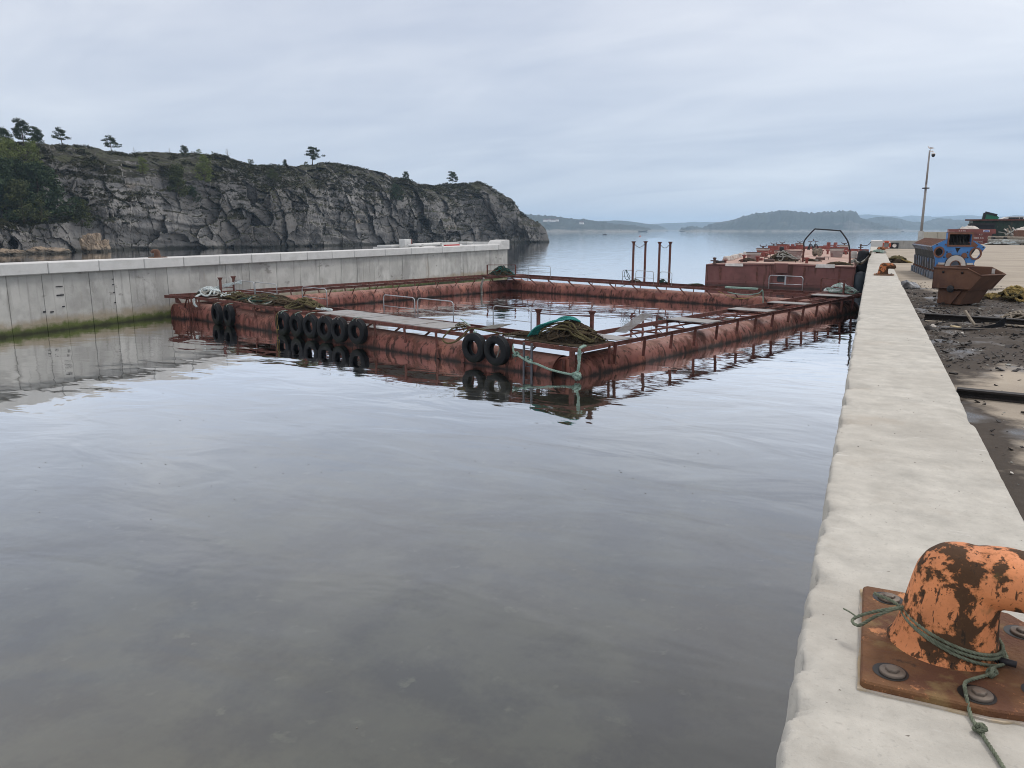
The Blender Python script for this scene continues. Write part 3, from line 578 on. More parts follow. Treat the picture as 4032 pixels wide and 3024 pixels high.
for i in range(13): MB().bar(PW(44.15, 21.5+i*2.15, RZ), PW(43.95, 21.5+i*2.15, 0.15), 0.06, 0.06).build('post', m_rail, pen)
for i in range(12): MB().bar(PW(17.5+i*2.2, 49.15, RZ), PW(17.5+i*2.2, 49.1, 0.15), 0.05, 0.05).build('post', m_rail, pen)
# near corner platform
channel(PW(14.98, 20.45, RZ), PW(16.0, 20.45, RZ), 0.14); channel(PW(15.06, 20.5, RZ), PW(15.06, 22.5, RZ), 0.14, 0.06, -1)
MB().box(PW(15.45, 20.55, 0.72), (0.22, 0.04, 0.60), Matrix.Rotation(math.atan2(-DU.y, -DU.x), 3, 'Z')).build('corner_gusset', m_rail, pen)
for (u, v) in ((15.06, 22.2), (18.25, 20.42)):
    MB().bar(PW(u, v, RZ), PW(u, v, 0.34), 0.1, 0.02, DV).build('post', m_rail, pen)
for i in range(3): MB().box(PW(15.55+i*0.86, 21.65, RZ+0.055), (0.84, 1.95, 0.03), Matrix.Rotation(math.atan2(-DU.y, -DU.x), 3, 'Z')).build('grating', m_weed, pen)
# grey floor plates
rotU = Matrix.Rotation(math.atan2(-DU.y, -DU.x), 3, 'Z')
for i in range(5): MB().box(PW(22.85+i*1.68, 21.46, RZ+0.065+0.004*(i % 2)), (1.665, 1.72, 0.03), rotU).build('floor_plate', m_deckpl, pen)
for i, (v, w) in enumerate(((23.2, 0.9), (30.1, 1.15), (36.0, 1.1), (40.7, 1.0), (47.1, 1.2))):
    MB().box(PW(16.06, v, RZ+0.10+0.004*i), (2.06, w, 0.03), Matrix.Rotation(math.atan2(-DU.y, -DU.x)+0.03*(i-2), 3, 'Z')).build('floor_plate', m_deckpl, pen)
def mesh_sheet(name, o, ax, ay, w, h, cell, r, mat, parent):
    m = MB(); o = Vector(o); ax = Vector(ax).normalized(); ay = Vector(ay).normalized(); t = ax.cross(ay)*r
    for i in range(int(w/cell)+1): m.bar(o+ax*i*cell, o+ax*i*cell+ay*h, r, r, ax.cross(ay))
    for j in range(int(h/cell)+1): m.bar(o+ay*j*cell+t, o+ay*j*cell+ax*w+t, r, r, ax.cross(ay))
    return m.build(name, mat, parent)
mesh_sheet('loose_grating', PW(16.2, 25.0, RZ+0.04), DV*1.9+Vector((0, 0, 0.55)), DU, 2.0, 0.5, 0.05, 0.012, m_deckpl, pen)
mesh_sheet('wire_mesh', PW(20.75, 21.3, RZ+0.10), DU*-1+Vector((0, 0, 0.12)), DV+Vector((0, 0, .1)), 1.1, 0.95, 0.045, 0.008, m_rgr, pen)
mesh_sheet('wire_mesh', PW(21.2, 22.4, RZ+0.08), -DU, Vector((0, 0, 1)), 0.95, 0.20, 0.05, 0.007, m_rgr, pen)
# hand rails: bent galvanised hoops, each with its own mid bar
def hoop(p, q, h=0.95, r=0.022, mat=None, n='railing', bars=(0.45,)):
    d = (q-p); L = d.length; d.normalize(); c = 0.16; Z = Vector((0, 0, 1)); pts = [p-Z*0.12]
    pts += [p+Z*(h-c)]+[p+d*(c-c*math.cos(t))+Z*(h-c+c*math.sin(t)) for t in (.4, .8, 1.2, 1.57)]
    pts += [q-d*(c-c*math.sin(t))+Z*(h-c+c*math.cos(t)) for t in (0, .4, .8, 1.2)]+[q+Z*(h-c), q-Z*0.12]
    o = MB().tube(pts, r, 8).build(n, mat or m_galv, pen)
    for b in bars: MB().tube([p+Z*b*h*1.05, q+Z*b*h*1.05], r*0.72, 6).build('mid_bar', mat or m_galv, o)
    return o
for a, b in ((41.2, 39.1), (39.0, 36.8), (34.4, 32.25), (27.8, 25.65), (25.45, 23.2), (20.9, 18.9)): hoop(PW(a, 22.47, RZ), PW(b, 22.47, RZ))
for a, b in ((40.9, 38.6), (31.75, 30.85), (30.6, 29.1), (28.6, 27.6)): hoop(PW(a, 48.3, RZ), PW(b, 48.3, RZ), 0.93)
hoop(PW(20.9, 49.25, RZ), PW(18.65, 49.25, RZ), 1.0, 0.028)
MB().box(PW(19.8, 49.25, RZ+0.72), (0.09, 0.05, 0.62), rotU).build('latch', m_galv, pen)
def post(p, h, w=0.11, flange=True):
    m = MB().box(p+Vector((0, 0, h/2)), (w, w, h), rotU)
    if flange: m.box(p+Vector((0, 0, h+0.07)), (w*1.0, w*1.0, 0.14), rotU, taper=1.9).box(p+Vector((0, 0, h+0.15)), (w*2.1, w*2.1, 0.02), rotU)
    return m.build('stanchion', m_rail, pen)
for (u, v, h) in ((18.6, 22.55, 0.92), (16.55, 23.2, 0.95), (42.25, 22.15, 1.0), (42.1, 22.9, 1.05), (20.2, 20.5, 0.28)): post(PW(u, v, RZ-0.1), h)
for a, b, z in (((18.6, 22.55), (16.55, 23.2), 0.9), ((18.6, 22.55), (16.55, 23.2), 0.42), ((42.25, 22.15), (42.1, 22.9), 0.55)):
    MB().bar(PW(*a, RZ-0.1+z), PW(*b, RZ-0.1+z), 0.05, 0.04).build('mid_bar', m_rail, pen)
for (u, v) in ((30.74, 48.1), (30.6, 49.5), (28.6, 48.15), (28.35, 49.2)): post(PW(u, v, RZ-0.1), 2.98, 0.12)
m_chain = pbr('rusty chain', (0.06, 0.04, 0.03), 0.8)
for (a, b) in (((30.74, 48.1), (30.6, 49.5)), ((28.6, 48.15), (28.35, 49.2))):
    pa, pb = PW(*a, RZ+2.95), PW(*b, RZ+2.95); MB().tube([pa.lerp(pb, t/8)-Vector((0, 0, 0.35*4*(t/8)*(1-t/8))) for t in range(9)], 0.02, 5).build('chain', m_chain, pen)
# far corner frames
for (a, b, hh) in (((43.6, 46.2), (42.0, 47.9), 0.98), ((17.6, 49.6), (15.9, 48.7), 1.0)):
    for q in (a, b): post(PW(*q, RZ-0.05), hh, 0.09, False)
    for z in (hh, hh*0.5): MB().bar(PW(*a, RZ-0.05+z), PW(*b, RZ-0.05+z), 0.06, 0.05).build('mid_bar', m_rail, pen)
for (u0, u1, v0, v1) in ((41.6, 44.2, 46.2, 48.8), (15.2, 17.6, 47.3, 50.3)):
    MB().box(PW((u0+u1)/2, (v0+v1)/2, RZ+0.06), (u1-u0, v1-v0, 0.05), rotU).build('corner_plate', m_rail, pen, bevel=0.01)
MB().bar(PW(16.5, 50.2, RZ-0.1), PW(14.6, 50.7, RZ-0.1), 0.16, 0.16).build('mooring_arm', m_rail, pen)
# ladders hung over the side
def ladder(p, ax, w, z0, z1, mat, n=4):
    m = MB()
    for s in (-1, 1): m.box(p+ax*s*w/2+Vector((0, 0, (z0+z1)/2)), (0.075, 0.05, z1-z0), rotU)
    o = m.build('ladder', mat, pen)
    for i in range(n): z = z0+0.15+(z1-z0-0.35)*i/(n-1); MB().tube([p-ax*w/2+Vector((0, 0, z)), p+ax*w/2+Vector((0, 0, z))], 0.016, 6).build('rung', mat, o)
m_ladder = pbr('grey steel', (0.10, 0.105, 0.12), 0.6, 0.3, var=0.25, vscale=5)
ladder(PW(17.22, 20.3, 0), DU, 0.36, -0.55, RZ+0.05, m_ladder, 5)
ladder(PW(42.15, 20.2, 0), DU, 0.34, -0.5, RZ-0.02, m_rail, 5)
# protruding rail ends at the left corner, old gussets on the float
MB().bar(PW(43.9, 19.6, RZ+0.02), PW(42.2, 20.45, RZ+0.02), 0.10, 0.16).build('rail_end', m_rail, pen)
for u in (22.0, 20.6, 30.9, 36.2): MB().prism([(0, 0), (0.16, 0.05), (0.11, 0.42), (0.03, 0.45)], 0.03, PW(u, 20.36, -0.05), -DU, (0, 0, 1)).build('gusset', m_rail, pen)
MB().prism([(-0.15, 0), (0.6, 0), (-0.15, 0.52)], 0.03, PW(43.3, 20.0, 0.70), -DU, (0, 0, 1)).build('gusset', m_rail, pen)
# ================================================================== tyre fenders
def tyre_mesh(R0=0.555, w=0.30):
    prof = []; hw = w/2
    ri = R0*0.52
    pr = [(ri, -hw*0.62), (ri-0.012, -hw*0.8), (ri+0.02, -hw*0.98), (ri+0.10, -hw*1.06), (R0-0.13, -hw*1.04), (R0-0.055, -hw*0.92), (R0-0.012, -hw*0.80), (R0, -hw*0.72)]
    for t in (-.5, -.2, .1, .4):      # circumferential tread grooves
        pr += [(R0, hw*t*1.0), (R0-0.016, hw*(t+.02)), (R0-0.016, hw*(t+.10)), (R0, hw*(t+.12))]
    pr += [(R0, hw*0.72), (R0-0.012, hw*0.80), (R0-0.055, hw*0.92), (R0-0.13, hw*1.04), (ri+0.10, hw*1.06), (ri+0.02, hw*0.98), (ri-0.012, hw*0.8), (ri, hw*0.62), (ri+0.12, hw*0.55), (R0-0.09, hw*0.5), (R0-0.06, 0), (R0-0.09, -hw*0.5), (ri+0.12, -hw*0.55), (ri, -hw*0.62)]
    return MB().lathe(pr, (0, 0, 0), (0, 1, 0), 40)
ty_me = tyre_mesh().mesh('tyre_body'); ty_me.materials.append(m_tyre)
def tyre(px, py, label, group, lash=True, tilt=0.0, v=20.2, yawj=0.0):
    c = onpl(px, py, PW(0, v, 0), DV)
    t = thing('tyre_fender', label, 'tyre', c, group); t.rotation_euler = (tilt, 0, math.atan2(-DU.y, -DU.x)+yawj)
    b = bpy.data.objects.new('tyre_body', ty_me); COL.objects.link(b); b.parent = t; b.rotation_euler = (0, random.uniform(0, 3), 0)
    if lash:
        for s in (-1, 1):
            m = MB().tube(crom([(s*0.10, 0.10, 0.33), (s*0.12, -0.16, 0.50), (s*0.10, 0.0, 0.60), (s*0.06, 0.28, 0.62)], 4), 0.014, 5); o = m.build('lashing', random.choice([m_rgr, m_rg, m_rb])); o.parent = t
    return t
for px, py, w in ((855, 1236, 'farther from the row of six'), (902, 1241, 'nearer the row of six')): tyre(px, py, 'black tyre of the pair under the white rope, '+w, 'pair of tyres under the white rope', yawj=-0.12)
for i, (px, py) in enumerate(((1115, 1273), (1171, 1280), (1226, 1285), (1284, 1293), (1338, 1299), (1409, 1306))):
    tt = tyre(px, py, ('black tyre with a thin yellow rope loop, end of the row of six', 'black tyre in the row of six, second from the rope-looped tyre', 'black tyre in the row of six, third from the rope-looped tyre', 'black tyre in the row of six, two away from the open end by the plates', 'black tyre in the row of six, next to the last one by the plates', 'black tyre at the end of the row of six beside the bare red float')[i], 'row of six tyres on the pen', yawj=random.uniform(-.1, .05))
    if i == 0:
        o = MB().tube(crom([(-.12, -.1, .58), (-.27, -.19, .4), (-.30, -.2, 0), (-.28, -.19, -.55), (-.28, -.17, -.3), (-.12, -.19, -.28), (-.2, -.19, .2), (-.12, -.1, .58)], 5), .014, 5).build('rope_loop', m_ry); o.parent = tt
t1 = tyre(1868, 1369, 'black truck tyre with an olive rope looped through it beside the wire mesh', 'pair of tyres by the near corner', False)
t2 = tyre(1957, 1380, 'black truck tyre with grey worn tread next to the rusty upright post', 'pair of tyres by the near corner')
# ================================================================== ropes and nets lying on the pen
def heap(name, label, c, ax, ay, sx, sy, h, strands, seed, weed=0.0, cat='rope', nfuzz=0, group=None):
    t = thing(name, label, cat, c, group); rnd = random.Random(seed)
    if weed: mound('net_mass', m_weed, t, Vector(c)-Vector((0, 0, 0.01)), ax, ay, sx*0.92, sy*0.92, h*weed*0.88, seed, 0.7, 50)
    for (mat, n, r, laps, kz) in strands:
        m = MB()
        for i in range(n):
            p = heap_strand(rnd, c, ax, ay, sx, sy, h, laps, kz)
            if r > 0.02: twist(m, p, r, 5)
            else: m.tube(p, r, 5)
        m.build('rope_coil', mat, t)
    if nfuzz: 
        m = MB(); fuzz(m, rnd, c, ax, ay, sx, sy, h*1.02, nfuzz); o = m.build('weed_tufts', m_weed, t); o['kind'] = 'stuff'
    return t
zR = RZ+0.08
big = heap('rope_heap', 'tall heap of weedy brown ropes and net topped with bright teal rope', PW(16.55, 21.95, zR), -DU, DV, 1.30, 0.92, 0.52, [(m_rb, 9, 0.032, 2.2, 1.12), (m_ro, 3, 0.030, 2.0, 1.2)], 4, weed=1.0, nfuzz=1500)
def drape(name, mat, pts, r, parent=None, label=None, cat='rope', k=8, tw=True):
    m = MB(); P = crom([Vector(p) for p in pts], k)
    twist(m, P, r) if tw else m.tube(P, r, 6)
    o = m.build(name, mat, parent)
    if label: tag(o, label, cat)
    return o
rnd = random.Random(8)
for i in range(6):
    o = 0.07*i; drape('teal_rope', m_rt, [PW(17.85+o*.3, 21.5-o, zR+0.03), PW(17.6, 21.55-o, zR+0.34+o*.2), PW(17.2, 21.7-o*.6, zR+0.56+0.06*rnd.random()), PW(16.85-o, 21.8-o*.4, zR+0.72+0.07*rnd.random()), PW(16.45-o*.5, 21.9-o*.3, zR+0.80-o*.2), PW(16.2, 22.0, zR+0.66)], 0.03, big)
jit = lambda a: rnd.uniform(-a, a)
for i in range(3):
    drape('olive_rope', m_ro, [PW(17.6+jit(.2), 21.25+.12*i, zR+0.10+.1*i), PW(17.0+jit(.2), 21.2+.16*i+jit(.1), zR+0.42+.06*i+jit(.06)), PW(16.4+jit(.2), 21.25+.18*i+jit(.1), zR+0.46+.07*i+jit(.06)), PW(15.9+jit(.1), 21.35+.1*i+jit(.1), zR+0.26+.05*i), PW(15.35, 21.5+.1*i, zR+0.05)], 0.034, big)
# thick green mooring line knotted at the near corner and hung along the end of the float
def knot(m, c, r, s, seed=0):
    rk = random.Random(seed)
    for i in range(3):
        ax = Vector((rk.gauss(0, 1), rk.gauss(0, 1), rk.gauss(0, 1))).normalized(); b = ax.orthogonal().normalized(); d = ax.cross(b)
        twist(m, [Vector(c)+(b*math.cos(t)+d*math.sin(t))*s*(1+.15*i) for t in np.linspace(0, 6.0, 16)], r, 5)
m = MB(); c0 = PW(15.0, 20.35, RZ+0.05)
K = PW(15.02, 20.25, 0.22)
for s in (0.0, 0.055): twist(m, crom([PW(15.15+s, 20.9, RZ+0.1), PW(15.05+s, 20.5, RZ+0.06), PW(15.0+s, 20.38, RZ-0.2), PW(15.0-s*.3, 20.32, 0.55), K], 8), 0.045)
knot(m, K, 0.05, 0.10, 2); knot(m, K+Vector((0, 0, -0.06)), 0.045, 0.08, 5)
twist(m, crom([K, PW(15.5, 20.2, 0.24), PW(16.1, 20.15, 0.30), PW(16.6, 20.1, 0.42), PW(17.05, 20.15, 0.46), PW(17.5, 20.25, 0.55), PW(17.9, 20.35, 0.66), PW(18.1, 20.5, 0.80), PW(18.25, 20.6, RZ)], 8), 0.042)
for u, z in ((17.75, 0.62), (17.25, 0.50), (17.1, 0.45)): knot(m, PW(u, 20.3, z), 0.03, 0.07, int(u*9))
mo = m.build('mooring_rope', m_rg); tag(mo, 'thick pale green mooring rope knotted at the corner and slung below the ladder', 'rope')
m = MB(); rk = random.Random(2)
for u, z in ((17.75, 0.62), (17.25, 0.50)):
    for i in range(26):
        p = PW(u, 20.28, z)+Vector((rk.gauss(0, .06), rk.gauss(0, .05), rk.gauss(0, .05))); d = Vector((rk.gauss(0, 1), rk.gauss(0, 1), rk.gauss(-.5, 1))).normalized()*0.10
        m.tube([p, p+d*.5+Vector((0, 0, .02)), p+d], 0.006, 4)
m.build('frayed_end', m_rt, mo)
hang = drape('hanging_rope', m_rgr, [PW(18.4, 21.2, zR), PW(18.55, 20.55, zR+0.02), PW(18.6, 20.35, RZ-0.2), PW(18.58, 20.3, 0.7), PW(18.72, 20.3, 0.36)], 0.03, label='short grey-green rope end hanging by the rusty upright post')
drape('tied_rope', m_rg, [PW(22.2, 21.9, RZ+0.35), PW(21.4, 21.5, RZ+0.26), PW(20.6, 21.0, RZ+0.14), PW(20.2, 20.7, RZ+0.1), PW(20.1, 20.6, RZ+.05), PW(20.3, 20.7, RZ+0.08), PW(20.15, 20.75, RZ+.12)], 0.022, label='thin pale green line stretched from the wire mesh to the upright post')
drape('looped_rope', m_ro, [PW(21.4, 21.3, zR+.1), PW(21.35, 20.6, zR+0.06), PW(21.3, 20.05, 0.86), PW(21.0, 19.97, 0.72), PW(20.6, 19.98, 0.80), PW(20.3, 20.1, 1.0), PW(20.1, 20.4, zR+0.2), PW(19.6, 20.8, zR+.12), PW(18.9, 21.0, zR+.05), PW(18.2, 21.2, zR+.03)], 0.034, label='dark olive rope looped over a tyre and back onto the deck')
heap('rope_bundle', 'frayed olive rope bundle lying on the wire mesh by a tyre', PW(21.25, 21.0, zR+.02), -DU, DV, 0.42, 0.30, 0.22, [(m_ro, 4, 0.022, 2, 1), (m_rgr, 3, 0.016, 2, 1.1)], 21, nfuzz=80)
heap('rope_coil', 'small teal rope loop on the weedy deck edge by the post', PW(18.9, 20.95, zR), -DU, DV, 0.35, 0.18, 0.06, [(m_rt, 1, 0.026, 1.4, 1)], 22)
heap('weed_clump', 'flat dark weed and net trailing over the deck edge before the tall rope heap', PW(18.2, 21.4, zR-.02), -DU, DV, 0.9, 0.6, 0.14, [(m_rb, 3, 0.03, 2, 1)], 23, weed=1, cat='weed', nfuzz=200)
# long tangle on the left half of the walkway
heap('net_tangle', 'long dark green-brown tangle of net and ropes on the left half of the walkway', PW(36.0, 21.5, zR), -DU, DV, 2.9, 0.95, 0.36, [(m_rb, 7, 0.04, 2.6, 1.05), (m_rd, 5, 0.034, 2.4, 1.1), (m_ro, 3, 0.034, 2, 1.1), (m_rgr, 1, 0.045, 2, 1.1)], 31, weed=0.95, nfuzz=900, cat='net')
heap('rope_heap', 'olive rope coil heaped above the first tyres of the row of six', PW(32.4, 21.3, zR), -DU, DV, 1.15, 0.8, 0.42, [(m_ro, 9, 0.045, 2.2, 1.05), (m_rb, 3, 0.04, 2, 0.9)], 32, weed=0.6, nfuzz=120)
heap('rope_coil', 'flat white rope loop at the end of the olive coil on the grey plates', PW(31.0, 21.35, zR), -DU, DV, 0.7, 0.3, 0.04, [(m_rw, 2, 0.045, 1.2, 1)], 33)
heap('net_tangle', 'dark net and pale rope lumps between the railings and the tyre pair', PW(39.4, 21.5, zR), -DU, DV, 1.5, 0.85, 0.30, [(m_ro, 4, 0.04, 2, 1.05), (m_rw, 2, 0.045, 1.6, 1.1), (m_rb, 4, 0.04, 2, 1)], 34, weed=0.9, nfuzz=300, cat='net')
wh = heap('rope_heap', 'thick white rope knotted in a heap on the left corner of the pen', PW(42.6, 21.6, zR), -DU, DV, 1.05, 0.8, 0.38, [(m_rw, 6, 0.055, 1.8, 1.05), (m_rgr, 3, 0.045, 1.8, 0.9)], 35, weed=0.4)
for i in range(3): drape('white_rope', m_rw, [PW(43.0-.3*i, 21.2, zR+.15), PW(42.5, 21.9+.1*i, zR+.25+.1*i), PW(42.1, 22.8, zR+0.55+.04*i), PW(41.9, 23.3, zR+0.78-.1*i)], 0.045, wh)
for s in (0, .12): drape('white_rope', m_rw, [PW(42.3+s, 21.0, zR+.1), PW(42.1+s, 20.5, zR-.1), PW(41.8+s, 20.3, 0.75), PW(41.55+s, 20.3, 0.58)], 0.045, wh)
# far corners
heap('net_heap', 'dark green net heaped on the far corner of the pen beside the dock wall end', PW(42.9, 47.2, RZ+.09), -DU, DV, 1.25, 0.9, 0.62, [(m_rd, 8, 0.03, 2.2, 1.05), (m_rt, 2, 0.025, 2, 1.0)], 41, weed=0.9, cat='net', nfuzz=200)
drape('mooring_strap', m_rgr, [PW(42.3, 44.4, RZ), PW(42.5, 44.4, 0.7), PW(42.58, 44.4, 0.3), PW(42.56, 44.4, -0.2)], 0.09, label='pale grey strap wrapped round the float at the far corner', tw=True)
heap('rope_coil', 'pale rope wound round the foot of the tall pen posts, white', PW(30.6, 48.3, RZ+.06), -DU, DV, 0.5, 0.4, 0.22, [(m_rw, 3, 0.03, 1.8, 1), (m_rb, 2, 0.03, 1.8, 1)], 42)
heap('rope_coil', 'dark green rope tied round the second pair of tall pen posts', PW(28.4, 48.4, RZ+.06), -DU, DV, 0.4, 0.35, 0.30, [(m_rd, 4, 0.03, 1.8, 1)], 43)
drape('hanging_rope', m_rd, [PW(31.45, 48.22, RZ+0.95), PW(31.55, 48.22, RZ+0.6), PW(31.35, 48.22, RZ+0.25), PW(31.05, 48.22, RZ+.4), PW(31.25, 48.22, RZ+.75), PW(31.40, 48.22, RZ+0.95), PW(31.25, 48.22, RZ+.5), PW(30.95, 48.10, RZ+.1), PW(31.15, 47.20, RZ-.25)], 0.022, label='dark green line hung in loops over the narrow far railing', tw=False)
heap('rope_coil', 'brown and pale rope bits lying on the far walkway near the barge', PW(25.6, 48.2, RZ+.06), -DU, DV, 0.9, 0.4, 0.14, [(m_rb, 3, 0.03, 1.8, 1), (m_rg, 1, 0.025, 1.8, 1.2)], 44)
MB().box(PW(22.4, 48.4, RZ+.12), (2.2, 0.35, 0.10), rotU).build('fender_board', m_rg); tag(bpy.data.objects['fender_board'], 'pale green flat board lying on the far walkway rail', 'board')
drape('sagging_rope', m_ry, [PW(23.50, 47.30, RZ-.1), PW(22.60, 46.90, 0.72), PW(21.80, 46.50, 0.62), PW(21.00, 46.60, 0.70), PW(20.50, 47.20, RZ-.1)], 0.022, label='thin yellow line sagging under the far walkway', tw=False)
drape('sagging_rope', m_rg, [PW(22.90, 47.40, RZ-.1), PW(22.30, 47.20, 0.86), PW(21.40, 47.20, 0.84), PW(20.70, 47.30, RZ-.05), PW(20.40, 47.20, RZ+.15), PW(20.30, 47.15, 0.4)], 0.035, label='pale green rope sagging under the far walkway beside the railing')
heap('rope_heap', 'white and pale green rope heap on the pen corner before the barge', PW(16.3, 49.4, RZ+.09), -DU, DV, 1.15, 0.7, 0.48, [(m_rw, 6, 0.05, 2, 1.05), (m_rg, 5, 0.05, 2, 1.0), (m_rgr, 3, 0.05, 2, .8)], 45)
# ================================================================== barge moored beyond the pen
BZ, BX0, BX1, BY0, BY1 = 1.95, -13.5, -1.15, 70.6, 134.0
m_hull = pbr('barge red lead', (0.19, 0.078, 0.070), 0.8, var=0.2, vscale=0.7, bump=(6, 0.015), layers=[
    dict(c=(0.125, 0.055, 0.048), s=0.5, lo=0.45, hi=0.62, a=0.7), dict(c=(0.085, 0.036, 0.024), s=(2.2, 2.2, 0.22), lo=0.56, hi=0.63, a=0.9, seed=4), dict(c=(0.21, 0.10, 0.08), s=(0.8, 0.8, 0.6), lo=0.6, hi=0.72, a=0.6, seed=6),
    dict(c=(0.035, 0.02, 0.016), s=(3.2, 3.2, 0.3), lo=0.64, hi=0.72, a=0.8, seed=9), dict(k='z', c=(0.03, 0.025, 0.02), s=1.2, amp=0.4, lo=0.25, hi=0.5, a=0.8)])
m_bdeck = pbr('barge deck', (0.40, 0.265, 0.215), 0.85, var=0.22, vscale=0.8, bump=(8, 0.01), layers=[dict(c=(0.27, 0.14, 0.10), s=(0.5, 1.1, 1), lo=0.52, hi=0.66, a=0.8), dict(c=(0.60, 0.52, 0.44), s=(0.7, 0.9, 1), lo=0.55, hi=0.68, a=0.7, seed=3), dict(c=(0.12, 0.075, 0.06), s=2.0, lo=0.64, hi=0.72, a=0.7, seed=5)])
m_white = pbr('chalky white paint', (0.50, 0.47, 0.43), 0.8, var=0.15, vscale=2, layers=[dict(c=(0.28, 0.14, 0.11), s=1.6, lo=0.54, hi=0.64, a=0.85), dict(c=(0.13, 0.06, 0.045), s=(4, 4, 1), lo=0.62, hi=0.7, a=0.8, seed=3)])
m_redp = pbr('faded red paint', (0.26, 0.075, 0.06), 0.75, var=0.2, vscale=2, layers=[dict(c=(0.40, 0.35, 0.32), s=1.3, lo=0.60, hi=0.66, a=0.8), dict(c=(0.11, 0.045, 0.035), s=3, lo=0.55, hi=0.66, a=0.8, seed=4)])
m_pinkw = pbr('worn grey pink paint', (0.33, 0.26, 0.24), 0.8, var=0.2, vscale=1.6, layers=[dict(c=(0.22, 0.10, 0.085), s=1.1, lo=0.5, hi=0.6, a=0.75), dict(c=(0.50, 0.48, 0.45), s=1.5, lo=0.56, hi=0.64, a=0.7, seed=3)])
m_black = pbr('black steel', (0.02, 0.02, 0.023), 0.6, var=0.3, vscale=4)
m_wood = pbr('weathered wood', (0.26, 0.22, 0.17), 0.9, var=0.3, vscale=4, layers=[dict(c=(0.12, 0.10, 0.08), s=(1.5, 1.5, 12), lo=0.5, hi=0.62, a=0.7)])
m_letter = pbr('white lettering', (0.72, 0.68, 0.64), .8, var=.25, vscale=2.5)
barge = thing('barge', 'flat rusty red deck barge moored along the quay beyond the fish pen', 'barge', (-7.3, 71, 0))
def barge_hull():
    m = MB(); xs = np.linspace(BX0, BX1, 9); cam_ = lambda x: 0.16*(1-((x-(BX0+BX1)/2)/((BX1-BX0)/2))**2)
    top = [(x, BZ-0.02+cam_(x)) for x in xs]; sec = [(BX0+0.0, -1.0), (BX0, BZ-0.02)]
    ring = [(BX0+0.25, -1.0)]+[(BX0, -0.6)]+top+[(BX1, -0.6), (BX1-0.25, -1.0)]
    n = len(ring); ys = [BY0, BY0+0.12, BY1]
    vs = [(x*(1 if j else 1), y, z) for j, y in enumerate(ys) for x, z in ring]
    fs = [(j*n+i, j*n+(i+1) % n, (j+1)*n+(i+1) % n, (j+1)*n+i) for j in range(2) for i in range(n)]
    m.add(vs, fs+[tuple(reversed(range(n))), tuple(2*n+i for i in range(n))]); return m
barge_hull().build('hull', m_hull, barge)
dk = []
for x in np.linspace(BX0+0.1, BX1-0.1, 9):
    c = 0.16*(1-((x-(BX0+BX1)/2)/((BX1-BX0)/2))**2); dk.append([(x, y, BZ+0.01+c) for y in np.linspace(BY0+0.15, BY1-0.1, 40)])
MB().grid([list(r) for r in dk[::-1]]).build('deck', m_bdeck, barge)
def front(pxa, pya, pxb, pyb, name, mat, t=0.03, off=0.0):
    a = ony(pxa, pya, BY0-off); b = ony(pxb, pyb, BY0-off)
    return MB().box(((a.x+b.x)/2, BY0-off-t/2, (a.z+b.z)/2), (abs(b.x-a.x), t, abs(b.z-a.z)), taper=0.97).build(name, mat, barge, bevel=0.008)
front(2856, 1037, 2926, 1049, 'patch_plate', m_letter, .09); front(3212, 1040, 3288, 1055, 'patch_plate', m_letter, .09)
front(3050, 1036, 3102, 1075, 'hawse_box', m_hull, 0.35)
for px, w in ((2832, 7), (2979, 3), (3303, 3), (3165, 4)): front(px, 1050, px+w, 1118, 'weld_strip', m_rail, 0.03)
front(2780, 1112, 3362, 1118, 'rubbing_strake', m_hull, 0.06)
a = ony(3076, 1099, BY0); MB().lathe([(0.30, -0.05), (0.36, -0.05), (0.36, 0.03), (0.30, 0.03), (0.26, 0.0), (0.0, 0.0)], (a.x, BY0-0.01, a.z), (0, -1, 0), 24).build('hawse_pipe', m_black, barge)
MB().tube([(BX0+.03, BY0-.02, BZ-.06), (-10.4, BY0-.03, BZ+.02), (-7.3, BY0-.03, BZ+.10), (-4.2, BY0-.03, BZ+.02), (BX1-.03, BY0-.02, BZ-.06)], 0.06, 8).build('deck_edge', m_hull, barge)
MB().tube([(BX1, BY0, BZ-.05), (BX1, BY1, BZ-.05)], 0.07, 8).build('deck_edge', m_hull, barge)
def dz(x): return BZ+0.02+0.16*(1-((x-(BX0+BX1)/2)/((BX1-BX0)/2))**2)
def on_deck(px, py):
    p = onz(px, py, BZ+0.12); return Vector((p.x, p.y, dz(p.x)))
